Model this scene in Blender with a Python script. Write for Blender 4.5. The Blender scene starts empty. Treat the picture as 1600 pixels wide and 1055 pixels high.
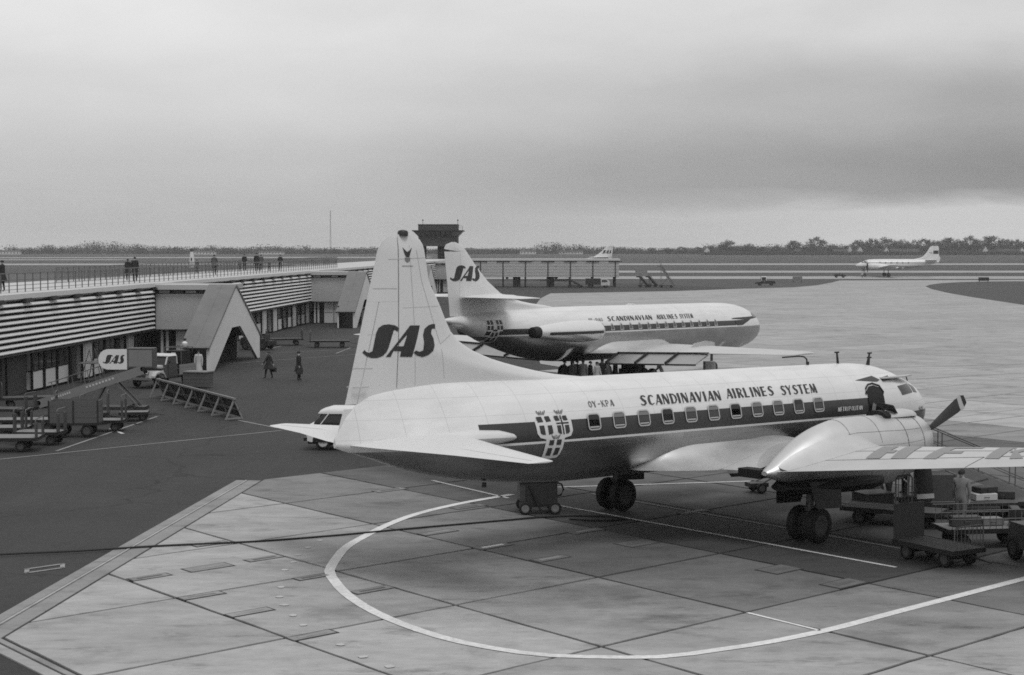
import bpy, math, random
import numpy as np
from mathutils import Vector, Matrix
random.seed(7); rng = np.random.default_rng(7)
scene = bpy.context.scene
COL = scene.collection
R = math.radians
# ------------------------------------------------------------------ camera
cam_d = bpy.data.cameras.new('camera'); cam = bpy.data.objects.new('camera', cam_d); COL.objects.link(cam)
cam.location = (0, 0, 8.251); cam.rotation_euler = (math.pi/2 - 0.0543, 0, 0)
cam_d.sensor_width = 36.0; cam_d.lens = 36.0*2635.0/1600.0
cam_d.clip_start = 0.1; cam_d.clip_end = 20000
scene.camera = cam
# ------------------------------------------------------------------ sky
SUN_EL, SUN_AZ = R(63), R(155)      # azimuth measured from +Y towards +X : high, behind the camera's right shoulder
world = bpy.data.worlds.new('World'); scene.world = world; world.use_nodes = True
nt = world.node_tree; nt.nodes.clear()
def N(tree, typ, **kw):
    n = tree.nodes.new(typ)
    for k, v in kw.items(): setattr(n, k, v)
    return n
def Mth(tree, op, a, b=None, c=None, clamp=False):
    n = N(tree, 'ShaderNodeMath', operation=op); n.use_clamp = clamp
    for i, v in enumerate((a, b, c)):
        if v is None: continue
        if isinstance(v, (int, float)): n.inputs[i].default_value = v
        else: tree.links.new(v, n.inputs[i])
    return n.outputs[0]
def Ramp(tree, fac, stops, interp='LINEAR'):
    n = N(tree, 'ShaderNodeValToRGB'); cr = n.color_ramp; cr.interpolation = interp
    while len(cr.elements) < len(stops): cr.elements.new(0.5)
    for e, (p, v) in zip(cr.elements, stops): e.position = p; e.color = (v, v, v, 1)
    tree.links.new(fac, n.inputs[0]); return n.outputs[0]
L = nt.links
out = N(nt, 'ShaderNodeOutputWorld'); bg = N(nt, 'ShaderNodeBackground'); bg.inputs[1].default_value = 0.10
L.new(bg.outputs[0], out.inputs[0])
sky = N(nt, 'ShaderNodeTexSky', sky_type='NISHITA'); sky.sun_disc = False
sky.sun_elevation = SUN_EL; sky.sun_rotation = SUN_AZ
bw = N(nt, 'ShaderNodeRGBToBW'); L.new(sky.outputs[0], bw.inputs[0])
tc = N(nt, 'ShaderNodeTexCoord'); sep = N(nt, 'ShaderNodeSeparateXYZ'); L.new(tc.outputs['Generated'], sep.inputs[0])
az = Mth(nt, 'ARCTAN2', sep.outputs[0], sep.outputs[1]); el = Mth(nt, 'ARCSINE', sep.outputs[2])
# cloud deck seen at a grazing angle: noise stretched sideways, finer towards the horizon
elc = Mth(nt, 'MAXIMUM', el, 0.0); els = Mth(nt, 'POWER', elc, 0.62)
def skynoise(sx, sy, off, scale, detail, rough, dist=0):
    cm = N(nt, 'ShaderNodeCombineXYZ'); L.new(Mth(nt, 'MULTIPLY', az, sx), cm.inputs[0]); L.new(Mth(nt, 'MULTIPLY', els, sy), cm.inputs[1]); cm.inputs[2].default_value = off
    n_ = N(nt, 'ShaderNodeTexNoise'); n_.inputs['Scale'].default_value = scale; n_.inputs['Detail'].default_value = detail; n_.inputs['Roughness'].default_value = rough; n_.inputs['Distortion'].default_value = dist
    L.new(cm.outputs[0], n_.inputs['Vector']); return Mth(nt, 'SUBTRACT', n_.outputs['Fac'], .5)
big, midn, fine_ = skynoise(2.4, 4.0, 1.7, 1.2, 3, .45), skynoise(6.0, 12.0, 4.2, 1.3, 6, .55, .4), skynoise(16.0, 26.0, 8.1, 1.2, 6, .6, .5)
el01 = Mth(nt, 'DIVIDE', elc, math.pi/2)
prof = Ramp(nt, el01, [(0.0, .46), (.012, .43), (.03, .45), (.055, .55), (.08, .645), (.11, .68), (.2, .64), (1, .62)], 'EASE')
azc = N(nt, 'ShaderNodeClamp'); azc.inputs[1].default_value = -.32; azc.inputs[2].default_value = .32; L.new(az, azc.inputs[0])
right = Mth(nt, 'MULTIPLY_ADD', azc.outputs[0], 2.5, .30, clamp=True)
elw = Mth(nt, 'ADD', el01, Mth(nt, 'ADD', Mth(nt, 'MULTIPLY', midn, .016), Mth(nt, 'MULTIPLY', fine_, .006)))
bank = Mth(nt, 'MULTIPLY', Ramp(nt, elw, [(0, 0), (.0125, .0), (.0185, .85), (.028, 1), (.048, .7), (.085, .12), (.1, 0), (1, 0)], 'EASE'), Mth(nt, 'MULTIPLY', right, .40))
slot = Mth(nt, 'MULTIPLY', Mth(nt, 'MULTIPLY', Ramp(nt, elw, [(0, .8), (.007, 1), (.0125, .9), (.0175, 0), (1, 0)], 'EASE'), Mth(nt, 'MULTIPLY_ADD', azc.outputs[0], 4.0, .05, clamp=True)), .42)
fac = Mth(nt, 'ADD', Mth(nt, 'ADD', Mth(nt, 'MULTIPLY', big, .34), Mth(nt, 'ADD', Mth(nt, 'MULTIPLY', midn, .22), Mth(nt, 'MULTIPLY', fine_, .06))), Mth(nt, 'ADD', Mth(nt, 'SUBTRACT', slot, bank), Mth(nt, 'MULTIPLY_ADD', azc.outputs[0], -.22, 1.0)))
cloud = Mth(nt, 'MULTIPLY', Mth(nt, 'MULTIPLY', prof, fac), 10.6)
mx = N(nt, 'ShaderNodeMix', data_type='FLOAT'); mx.inputs[0].default_value = .93
L.new(Mth(nt, 'MULTIPLY', bw.outputs[0], .6), mx.inputs[2]); L.new(cloud, mx.inputs[3])
L.new(mx.outputs[0], bg.inputs[0])
# ------------------------------------------------------------------ sun behind thin overcast
sd = bpy.data.lights.new('sun', 'SUN'); sd.energy = 1.30; sd.angle = R(22); sd.color = (1, 1, 1)
sun = bpy.data.objects.new('sun', sd); COL.objects.link(sun)
sdir = Vector((math.sin(SUN_AZ)*math.cos(SUN_EL), math.cos(SUN_AZ)*math.cos(SUN_EL), math.sin(SUN_EL)))
sun.rotation_euler = sdir.to_track_quat('Z', 'Y').to_euler(); sun.location = (0, 0, 60)
# ------------------------------------------------------------------ picture
vs = scene.view_settings; vs.view_transform = 'Standard'; vs.look = 'None'; vs.exposure = 0.15; vs.gamma = 1.0; vs.use_curve_mapping = False
scene.render.engine = 'CYCLES'; scene.cycles.use_denoising = False
scene.cycles.max_bounces = 6; scene.cycles.diffuse_bounces = 3; scene.cycles.glossy_bounces = 3; scene.cycles.transmission_bounces = 4
scene.cycles.volume_bounces = 0; scene.cycles.caustics_reflective = False; scene.cycles.caustics_refractive = False
scene.cycles.filter_width = 1.7
# ================================================================== materials
MAT = {}
def mat(name, base, rough=.7, metal=0.0, var=.12, scale=3.0, bump=0.0, bscale=40.0, coat=0.0, space='Object', stretch=None, var2=0.0, scale2=.3):
    m = bpy.data.materials.new(name); m.use_nodes = True; t = m.node_tree; b = t.nodes['Principled BSDF']
    b.inputs['Roughness'].default_value = rough; b.inputs['Metallic'].default_value = metal
    b.inputs['Specular IOR Level'].default_value = .35
    if coat: b.inputs['Coat Weight'].default_value = coat
    c = N(t, 'ShaderNodeTexCoord'); vec = c.outputs[space]
    if stretch:
        mp = N(t, 'ShaderNodeMapping'); mp.inputs['Scale'].default_value = stretch; t.links.new(vec, mp.inputs[0]); vec = mp.outputs[0]
    n = N(t, 'ShaderNodeTexNoise'); n.inputs['Scale'].default_value = scale; n.inputs['Detail'].default_value = 6; n.inputs['Roughness'].default_value = .6
    t.links.new(vec, n.inputs['Vector'])
    f = Mth(t, 'MULTIPLY_ADD', Mth(t, 'SUBTRACT', n.outputs['Fac'], .5), var*2, 1.0)
    if var2:
        nn = N(t, 'ShaderNodeTexNoise'); nn.inputs['Scale'].default_value = scale2; nn.inputs['Detail'].default_value = 4
        t.links.new(vec, nn.inputs['Vector'])
        f = Mth(t, 'MULTIPLY', f, Mth(t, 'MULTIPLY_ADD', Mth(t, 'SUBTRACT', nn.outputs['Fac'], .5), var2*2, 1.0))
    col = Mth(t, 'MULTIPLY', f, base)
    cc = N(t, 'ShaderNodeCombineColor')
    for i in range(3): t.links.new(col, cc.inputs[i])
    t.links.new(cc.outputs[0], b.inputs['Base Color'])
    rr = Mth(t, 'MULTIPLY_ADD', Mth(t, 'SUBTRACT', n.outputs['Fac'], .5), .25, rough, clamp=True); t.links.new(rr, b.inputs['Roughness'])
    if bump:
        bn = N(t, 'ShaderNodeTexNoise'); bn.inputs['Scale'].default_value = bscale; bn.inputs['Detail'].default_value = 4
        t.links.new(vec, bn.inputs['Vector']); bb = N(t, 'ShaderNodeBump'); bb.inputs['Strength'].default_value = bump; bb.inputs['Distance'].default_value = .02
        t.links.new(bn.outputs['Fac'], bb.inputs['Height']); t.links.new(bb.outputs[0], b.inputs['Normal'])
    MAT[name] = m; return m
def nodes_of(name): t = MAT[name].node_tree; return t, t.nodes['Principled BSDF']
mat('white_paint', .60, .38, var=.04, scale=1.2, var2=.05, scale2=.35)
mat('white_dull', .62, .6, var=.06, scale=2)
mat('panel_white', .58, .65, var=.07, scale=1.5, var2=.1, scale2=.3)
mat('wing_grey', .28, .5, metal=.5, var=.08)
mat('seam', .40, .6, var=.05)
mat('pod_metal', .78, .26, metal=.6, var=.06)
mat('bare_metal', .60, .46, metal=.75, var=.10, scale=1.3, var2=.12, scale2=.4)
mat('dull_metal', .42, .45, metal=1.0, var=.12, scale=3)
mat('dark_metal', .035, .5, metal=.6, var=.15)
mat('letter_dark', .035, .5, var=.05)
mat('letter_light', .6, .5, var=.05)
mat('black', .008, .6, var=.2)
mat('rubber', .010, .75, var=.25, scale=6)
mat('glass_dark', .02, .12, var=.2)
mat('pane', .09, .1, var=.3, scale=2)
mat('steel_grey', .10, .5, var=.15)
mat('grey_paint', .17, .5, var=.12)
mat('dark_paint', .026, .5, var=.15)
mat('mid_paint', .055, .5, var=.15)
mat('light_paint', .42, .5, var=.1)
mat('wood', .085, .75, var=.25, scale=2, stretch=(1, 8, 8), bump=.2)
mat('wood_light', .2, .75, var=.2, scale=2, stretch=(1, 8, 8), bump=.2)
mat('canvas', .25, .9, var=.15)
mat('slat_white', .66, .55, var=.08, scale=1.0, var2=.08, scale2=.2)
mat('fascia', .62, .6, var=.08)
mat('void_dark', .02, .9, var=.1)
mat('render_grey', .40, .85, var=.07, scale=1.2, var2=.12, scale2=.25, bump=.15)
mat('roof_felt', .16, .9, var=.22, scale=1.5, var2=.25, scale2=.35, bump=.4)
mat('gable_white', .62, .85, var=.07, scale=1.0, var2=.08, scale2=.3, bump=.2)
mat('deck', .46, .9, var=.12, scale=.6)
mat('brick_dark', .06, .85, var=.2)
mat('louvre', .5, .6, var=.1)
mat('tower_dark', .055, .7, var=.15)
mat('skin', .36, .6, var=.05)
mat('cloth_dark', .022, .9, var=.2, scale=6)
mat('cloth_mid', .07, .9, var=.2, scale=6)
mat('cloth_grey', .17, .9, var=.2, scale=6)
mat('cloth_light', .42, .9, var=.15, scale=5)
mat('hair', .02, .8, var=.2)
mat('leather', .03, .5, var=.2)
mat('bark', .05, .95, var=.2)
mat('leaf', .05, .9, var=.25, scale=.3)
mat('leaf_pale', .085, .9, var=.25, scale=.3)
mat('roof_tile', .06, .85, var=.15)
mat('house_white', .5, .8, var=.08)
mat('grass', .055, .95, var=.28, scale=.02, var2=.3, scale2=.004, bump=.3, bscale=.6)
mat('asphalt', .042, .88, var=.16, scale=1.6, var2=.22, scale2=.09, bump=.35, bscale=60)
def asphalt_wear():
    t, b = nodes_of('asphalt'); g = N(t, 'ShaderNodeNewGeometry'); pos = g.outputs['Position']
    def noise(scale, detail, sx=1, sy=1, rot=0, rough=.6):
        mp = N(t, 'ShaderNodeMapping'); mp.inputs['Rotation'].default_value = (0, 0, rot); mp.inputs['Scale'].default_value = (sx, sy, 1); t.links.new(pos, mp.inputs[0])
        n = N(t, 'ShaderNodeTexNoise'); n.inputs['Scale'].default_value = scale; n.inputs['Detail'].default_value = detail; n.inputs['Roughness'].default_value = rough; t.links.new(mp.outputs[0], n.inputs['Vector']); return n.outputs['Fac']
    grit = Mth(t, 'MULTIPLY_ADD', Mth(t, 'SUBTRACT', noise(9, 6, rough=.75), .5), .9, 1.0)
    cloud_ = Mth(t, 'MULTIPLY_ADD', Mth(t, 'SUBTRACT', noise(.16, 6), .5), .75, 1.0)
    streak = Mth(t, 'MULTIPLY_ADD', Mth(t, 'SUBTRACT', noise(.5, 6, 1.0, .10, R(8)), .5), .55, 1.0)
    vo = N(t, 'ShaderNodeTexVoronoi', feature='DISTANCE_TO_EDGE'); vo.inputs['Scale'].default_value = .085
    dv = N(t, 'ShaderNodeVectorMath', operation='ADD'); nv = N(t, 'ShaderNodeTexNoise'); nv.inputs['Scale'].default_value = .5; nv.inputs['Detail'].default_value = 5; t.links.new(pos, nv.inputs['Vector'])
    sc_ = N(t, 'ShaderNodeVectorMath', operation='SCALE'); sc_.inputs['Scale'].default_value = 2.6; t.links.new(nv.outputs['Color'], sc_.inputs[0]); t.links.new(pos, dv.inputs[0]); t.links.new(sc_.outputs[0], dv.inputs[1]); t.links.new(dv.outputs[0], vo.inputs['Vector'])
    crack = Ramp(t, vo.outputs['Distance'], [(0, .62), (.0035, .7), (.006, 1), (1, 1)])
    c = Mth(t, 'MULTIPLY', Mth(t, 'MULTIPLY', Mth(t, 'MULTIPLY', grit, cloud_), Mth(t, 'MULTIPLY', streak, crack)), .035)
    cc = N(t, 'ShaderNodeCombineColor')
    for i in range(3): t.links.new(c, cc.inputs[i])
    t.links.new(cc.outputs[0], b.inputs['Base Color'])
asphalt_wear()
mat('asphalt_far', .075, .9, var=.12, scale=.2, var2=.2, scale2=.02)
mat('paint_line', .60, .75, var=.42, scale=7, var2=.3, scale2=.8)
mat('paint_dab', .42, .8, var=.3, scale=8)
mat('paint_old', .24, .8, var=.4, scale=3, var2=.3, scale2=.6)
mat('joint', .035, .9, var=.2)
mat('hatch', .09, .8, var=.2, scale=4)
# concrete with stains, scuffs and streaks of its own, in world space so slabs differ
def concrete(name, base, streak=.16):
    m = mat(name, base, .82, var=.10, scale=2.2, bump=.25, bscale=30); t, b = nodes_of(name)
    g = N(t, 'ShaderNodeNewGeometry'); pos = g.outputs['Position']
    def noise(scale, detail, sx=1, sy=1, rot=0, w=0, rough=.55):
        mp = N(t, 'ShaderNodeMapping'); mp.inputs['Rotation'].default_value = (0, 0, rot); mp.inputs['Scale'].default_value = (sx, sy, 1); mp.inputs['Location'].default_value = (w, w*.7, 0)
        t.links.new(pos, mp.inputs[0]); n = N(t, 'ShaderNodeTexNoise'); n.inputs['Scale'].default_value = scale; n.inputs['Detail'].default_value = detail; n.inputs['Roughness'].default_value = rough
        t.links.new(mp.outputs[0], n.inputs['Vector']); return n.outputs['Fac']
    fine = Mth(t, 'MULTIPLY_ADD', Mth(t, 'SUBTRACT', noise(2.6, 9, .5, 1.0, R(-6), rough=.78), .5), .85, 1.0)
    mid = Mth(t, 'MULTIPLY_ADD', Mth(t, 'SUBTRACT', noise(.55, 8, .7, 1.0, R(-6), rough=.66), .5), .55, 1.0)
    st = Mth(t, 'MULTIPLY_ADD', Mth(t, 'SUBTRACT', noise(.8, 7, .12, 1.0, R(-6), 7), .5), streak*2.6, 1.0)
    blot = Ramp(t, noise(.38, 6, w=31, rough=.66), [(.0, .6), (.34, .74), (.45, 1), (1, 1)])
    # stains plus painted shade under the parked airliner, an uneven dark patch on the slabs
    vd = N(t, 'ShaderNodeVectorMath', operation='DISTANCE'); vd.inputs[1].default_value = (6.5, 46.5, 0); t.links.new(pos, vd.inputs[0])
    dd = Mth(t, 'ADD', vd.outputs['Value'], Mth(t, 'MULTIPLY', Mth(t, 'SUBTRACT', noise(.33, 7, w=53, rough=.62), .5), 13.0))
    stain_shade = Ramp(t, Mth(t, 'DIVIDE', dd, 20.0), [(.0, .40), (.30, .50), (.68, .95), (1, 1)])
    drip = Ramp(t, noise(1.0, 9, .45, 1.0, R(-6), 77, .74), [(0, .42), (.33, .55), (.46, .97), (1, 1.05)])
    blot = Mth(t, 'MULTIPLY', Mth(t, 'MULTIPLY', blot, stain_shade), drip)
    oi = N(t, 'ShaderNodeObjectInfo'); rnd = Mth(t, 'MULTIPLY_ADD', oi.outputs['Random'], .24, .88)
    if name == 'concrete_far':
        dots = []
        for cx, cy in ((.1672, .1303), (.1353, -.1427)):
            dp = N(t, 'ShaderNodeVectorMath', operation='DOT_PRODUCT'); dp.inputs[1].default_value = (cx, cy, 0); t.links.new(pos, dp.inputs[0]); dots.append(dp.outputs['Value'])
        cbx = N(t, 'ShaderNodeCombineXYZ'); t.links.new(Mth(t, 'FLOOR', Mth(t, 'MULTIPLY', dots[0], .5)), cbx.inputs[0]); t.links.new(Mth(t, 'FLOOR', dots[1]), cbx.inputs[1])
        wnn = N(t, 'ShaderNodeTexWhiteNoise', noise_dimensions='2D'); t.links.new(cbx.outputs[0], wnn.inputs['Vector']); rnd = Mth(t, 'MULTIPLY_ADD', wnn.outputs['Value'], .17, .91)
        seams = Mth(t, 'MAXIMUM', Mth(t, 'LESS_THAN', Mth(t, 'FRACT', dots[0]), .03), Mth(t, 'LESS_THAN', Mth(t, 'FRACT', dots[1]), .03)); rnd = Mth(t, 'MULTIPLY', rnd, Mth(t, 'SUBTRACT', 1.0, Mth(t, 'MULTIPLY', seams, .3)))
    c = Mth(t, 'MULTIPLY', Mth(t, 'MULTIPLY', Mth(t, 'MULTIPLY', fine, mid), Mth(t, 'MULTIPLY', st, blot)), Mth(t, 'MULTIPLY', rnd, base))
    cc = N(t, 'ShaderNodeCombineColor')
    for i in range(3): t.links.new(c, cc.inputs[i])
    t.links.new(cc.outputs[0], b.inputs['Base Color'])
    return m
concrete('concrete', .335); concrete('concrete_far', .32, .20); concrete('concrete_edge', .25); concrete('concrete_stain_shade', .10); concrete('concrete_half_stain_shade', .22)  # last two hold stains plus painted shade beneath the airliner, full and half tone
# ================================================================== mesh builder
def vec(*a): return np.array(a, float)
class MB:
    def __init__(s): s.v = []; s.f = []; s.m = []; s.sm = []
    def add(s, verts, faces, mi=0, smooth=False):
        o = len(s.v); s.v += [tuple(map(float, q)) for q in verts]
        for f in faces: s.f.append([o+i for i in f]); s.m.append(mi); s.sm.append(smooth)
        return s
    def box(s, x0, x1, y0, y1, z0, z1, mi=0):
        return s.add([(x0,y0,z0),(x1,y0,z0),(x1,y1,z0),(x0,y1,z0),(x0,y0,z1),(x1,y0,z1),(x1,y1,z1),(x0,y1,z1)],
                     [(3,2,1,0),(4,5,6,7),(0,1,5,4),(1,2,6,5),(2,3,7,6),(3,0,4,7)], mi)
    def bar(s, p, q, w, h=None, up=(0,0,1), mi=0):
        p, q = np.array(p, float), np.array(q, float); h = h or w; d = q-p; d /= np.linalg.norm(d)+1e-9
        u = np.array(up, float)
        if abs(d@u) > .97: u = vec(1,0,0)
        a = np.cross(d, u); a /= np.linalg.norm(a); b = np.cross(a, d)
        c = [a*w/2*i+b*h/2*j for i, j in ((-1,-1),(1,-1),(1,1),(-1,1))]
        return s.add([p+k for k in c]+[q+k for k in c], [(3,2,1,0),(4,5,6,7),(0,1,5,4),(1,2,6,5),(2,3,7,6),(3,0,4,7)], mi)
    def loft(s, rings, closed=True, cap=True, mi=0, smooth=True):
        n = len(rings[0]); o = [p for r in rings for p in r]; f = []
        for i in range(len(rings)-1):
            for j in range(n if closed else n-1):
                k = (j+1) % n; f.append((i*n+j, i*n+k, (i+1)*n+k, (i+1)*n+j))
        s.add(o, f, mi, smooth)
        if cap and closed:
            s.add(rings[0], [list(range(n))[::-1]], mi, False); s.add(rings[-1], [list(range(n))], mi, False)
        return s
    def tube(s, pts, r, n=8, cap=True, mi=0, smooth=True):
        P = [np.array(p, float) for p in pts]; rs = r if hasattr(r, '__len__') else [r]*len(P); rings = []
        up = vec(0,0,1)
        for i, p in enumerate(P):
            d = (P[min(i+1, len(P)-1)]-P[max(i-1, 0)]); d /= np.linalg.norm(d)+1e-9
            u = up if abs(d@up) < .95 else vec(1,0,0)
            a = np.cross(d, u); a /= np.linalg.norm(a); b = np.cross(d, a)
            rings.append([p+rs[i]*(a*math.cos(t)+b*math.sin(t)) for t in np.linspace(0, 2*math.pi, n, endpoint=False)])
        return s.loft(rings, True, cap, mi, smooth)
    def prism(s, poly, fa, fb, mi=0):
        n = len(poly); return s.add([fa(*p) for p in poly]+[fb(*p) for p in poly],
            [list(range(n))[::-1], list(range(n, 2*n))]+[(i, (i+1) % n, n+(i+1) % n, n+i) for i in range(n)], mi)
    def sheet(s, poly, z, mi=0): return s.add([(x, y, z) for x, y in poly], [list(range(len(poly)))], mi)
    def build(s, name, m, parent=None, sharp=35, loc=None):
        me = bpy.data.meshes.new(name); me.from_pydata(s.v, [], s.f)
        ms = m if isinstance(m, (list, tuple)) else [m]
        for k in ms: me.materials.append(MAT[k] if isinstance(k, str) else k)
        me.polygons.foreach_set('material_index', s.m); me.polygons.foreach_set('use_smooth', s.sm)
        me.update()
        if any(s.sm): me.set_sharp_from_angle(angle=R(sharp))
        return link(name, me, parent, loc)
def link(name, me, parent=None, loc=None, rot=None):
    o = bpy.data.objects.new(name, me); COL.objects.link(o)
    if parent is not None: o.parent = parent
    if loc is not None: o.location = loc
    if rot is not None: o.rotation_euler = rot
    return o
def fixn(o):
    import bmesh
    b = bmesh.new(); b.from_mesh(o.data); bmesh.ops.recalc_face_normals(b, faces=b.faces); b.to_mesh(o.data); b.free(); return o
def tag(o, label=None, cat=None, group=None, kind=None):
    for k, v in (('label', label), ('category', cat), ('group', group), ('kind', kind)):
        if v: o[k] = v
    return o
def thing(name, label, cat, loc=(0,0,0), rz=0, group=None, ry=0):
    o = bpy.data.objects.new(name, None); COL.objects.link(o); o.location = loc; o.rotation_euler = (0, ry, rz); o.empty_display_size = .3
    return tag(o, label, cat, group)
def copy_tree(o, parent=None):
    c = o.copy(); COL.objects.link(c); c.parent = parent
    for ch in o.children: copy_tree(ch, c)
    return c
def wheel(parent, c, r, w, axis=(0,1,0), hub='steel_grey', n=20, hubr=.55):
    c = np.array(c, float); a = np.array(axis, float); a /= np.linalg.norm(a)
    prof = [(-.5, .62), (-.5, .86), (-.38, .97), (-.18, 1.0), (.18, 1.0), (.38, .97), (.5, .86), (.5, .62)]
    u = vec(0,0,1); b = np.cross(a, u); b /= np.linalg.norm(b)
    rings = [[c+a*w*k+r*q*(b*math.cos(t)+u*math.sin(t)) for t in np.linspace(0, 2*math.pi, n, endpoint=False)] for k, q in prof]
    m = MB(); m.loft(rings, True, False); o = m.build('wheel', 'rubber', parent)
    hp = [(-.40, .25), (-.47, .5), (-.44, .63), (.44, .63), (.47, .5), (.40, .25)]
    m = MB(); m.loft([[c+a*w*k+r*q*(b*math.cos(t)+u*math.sin(t)) for t in np.linspace(0, 2*math.pi, n, endpoint=False)] for k, q in hp], True, True); m.build('rim', hub, o)
    return o
def cr(xs, pts):
    """smooth interpolation (monotone cubic) of rows pts=(x, a, b, ...) sampled at xs"""
    P = np.array(sorted(pts, key=lambda q: q[0]), float); x = P[:, 0]; outc = []
    for k in range(1, P.shape[1]):
        y = P[:, k]; h = np.diff(x); d = np.diff(y)/h; mS = np.zeros(len(x)); mS[0], mS[-1] = d[0], d[-1]
        for i in range(1, len(x)-1):
            mS[i] = 0 if d[i-1]*d[i] <= 0 else (h[i-1]+h[i])*3/((2*h[i]+h[i-1])/d[i-1]+(h[i]+2*h[i-1])/d[i])
        i = np.clip(np.searchsorted(x, xs)-1, 0, len(x)-2); t = (np.asarray(xs)-x[i])/h[i]
        outc.append((2*t**3-3*t**2+1)*y[i]+(t**3-2*t**2+t)*h[i]*mS[i]+(-2*t**3+3*t**2)*y[i+1]+(t**3-t**2)*h[i]*mS[i+1])
    return np.array(outc).T
# ================================================================== measured ground points
CAMH, PITCH, FPX = 8.251, 0.0543, 2635.0
def gp(px, py, z=0.0):
    """world point at height z that the photograph shows at pixel (px, py)"""
    a, b = (px-800)/FPX, (py-527.5)/FPX
    d = vec(a, math.cos(PITCH)-b*math.sin(PITCH)*1.0, -math.sin(PITCH)-b*math.cos(PITCH))
    t = (z-CAMH)/d[2]; return vec(d[0]*t, d[1]*t, z)
def g2(*pp): return [tuple(gp(x, y)[:2]) for x, y in pp]
def structure(name, poly, z, m):
    mb = MB(); mb.sheet(poly, z); o = mb.build(name, m)
    if o.data.polygons[0].normal.z < 0: o.data.flip_normals()
    return tag(o, kind='structure')
structure('ground', [(-3500, -55), (3500, -55), (3500, 2950), (-3500, 2950)], -.12, 'grass')
structure('asphalt_apron', [(-150, 12), (70, 12), (70, 60), (60, 160), (50, 270), (44, 330), (28, 372), (-60, 372), (-150, 330)], -.03, 'asphalt')
far_poly = [(9, 101), (2, 118), (1, 180)]+g2((845, 466), (860, 458.5), (1050, 455), (1150, 451.5), (1241, 449), (1275, 446), (1300, 441.5), (1312, 438.3), (1620, 437.5))+[(330, 398), (330, 101)]
structure('concrete_far_apron', far_poly, -.006, 'concrete_far')
structure('grass_island', g2((1446, 447.5), (1452, 445.2), (1470, 442.6), (1500, 440.9), (1540, 440.0), (1600, 439.6), (1700, 439.4), (1700, 488), (1600, 476.5), (1560, 470.5), (1520, 464.5), (1480, 457.5), (1455, 451.5)), .004, 'grass')
structure('taxiway', [(-10, 424), (1200, 424), (1200, 462), (-10, 462)], -.06, 'concrete_far')
structure('taxiway.001', [(2, 523), (1600, 523), (1600, 566), (2, 566)], -.06, 'concrete_far')
structure('runway', [(-1500, 690), (40, 735), (2400, 760), (2400, 822), (40, 800), (-1500, 752)], -.06, 'concrete_far')
structure('taxiway.002', [(-1200, 930), (-230, 985), (-230, 1040), (-1200, 1000)], -.06, 'concrete_far')
structure('taxiway.003', [(-500, 1130), (-60, 1170), (-60, 1290), (-500, 1190)], -.06, 'concrete_far')
structure('side_apron', [(-400, 330), (-40, 372), (-40, 505), (-400, 470)], -.08, 'asphalt_far')
# ------------------------------------------------------------------ concrete bays on the lattice of the stand
P0, U, V = vec(-8.18, 31.89), vec(3.44, 3.26), vec(3.14, -4.03)
def lat(i, j): return P0+U*i+V*j
def clip(poly, a, b):
    """keep what lies right of a->b"""
    outp = []; a, b = np.array(a), np.array(b); n = vec(b[1]-a[1], -(b[0]-a[0]))
    for k in range(len(poly)):
        p, q = np.array(poly[k]), np.array(poly[(k+1) % len(poly)]); dp, dq = (p-a)@n, (q-a)@n
        if dp >= 0: outp.append(p)
        if dp*dq < 0: outp.append(p+(q-p)*dp/(dp-dq))
    return outp
pave = tag(bpy.data.objects.new('concrete_stand', None), kind='structure'); COL.objects.link(pave)
EA, EB = vec(-11.62, 35.6), vec(-9.72, 59.1)            # slanting edge on the left
en = vec(EB[1]-EA[1], -(EB[0]-EA[0])); en /= np.linalg.norm(en)
EI = .95                                                  # the bays stop here, the edge strips lie outside
def in_view(p):
    if p[1] < 20: return False
    x = 800+FPX*p[0]/p[1]; y = 383+CAMH*FPX/p[1]; return -260 < x < 1860 and y < 1330
for i in range(0, 34):
    for j in range(-16, 6):
        c = lat(i+.5, j+.5)
        if not in_view(c) or c[1] > 112: continue
        if j < -4 and c[0] < 9-(c[1]-74)*.19: continue
        g = .022
        poly = [lat(i+g/2, j+g/2), lat(i+1-g/2, j+g/2), lat(i+1-g/2, j+1-g/2), lat(i+g/2, j+1-g/2)]
        jag = []
        for q0, q1 in zip(poly, poly[1:]+poly[:1]):
            jag.append(q0)
            for k_ in (1, 2, 3, 4, 5): jag.append(q0+(q1-q0)*(k_+random.uniform(-.3, .3))/6+np.array([random.uniform(-.016, .016), random.uniform(-.016, .016)]))
        poly = clip(jag, EA+en*EI, EB+en*EI)
        if len(poly) < 3: continue
        top = random.uniform(-.003, .004)
        mb = MB(); mb.prism([tuple(q) for q in poly], lambda x, y: (x, y, -.14), lambda x, y: (x, y, top)); fixn(mb.build('slab', 'concrete_stain_shade' if 4 <= i <= 9 and -4 <= j <= 0 else 'concrete_half_stain_shade' if (5 <= i <= 9 and j == 1) or (i == 3 and -4 <= j <= 0) or (i == 4 and j == 1) or (i == 10 and -4 <= j <= 0) else 'concrete', pave))  # darker slabs carry stains and painted shade under the airliner, rim slabs fade it
def strip(name, a, b, w0, w1, z, m, parent, n=None):
    a, b = np.array(a, float), np.array(b, float); d = (b-a)/np.linalg.norm(b-a); q = vec(d[1], -d[0])
    mb = MB(); mb.prism([tuple(a+q*w0), tuple(b+q*w0), tuple(b+q*w1), tuple(a+q*w1)], lambda x, y: (x, y, -.14), lambda x, y: (x, y, z)); return fixn(mb.build(name, m, parent))
ea2 = EA+(EA-EB)*.03
for w0, w1, z, m in ((0, .30, .004, 'concrete_edge'), (.33, .40, .012, 'concrete'), (.43, .88, .0, 'concrete_edge')): strip('edge_strip', ea2, EB, w0, w1, z, m, pave)
fa, fb = lat(-.12, -1.0), lat(-.12, 3)
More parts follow.
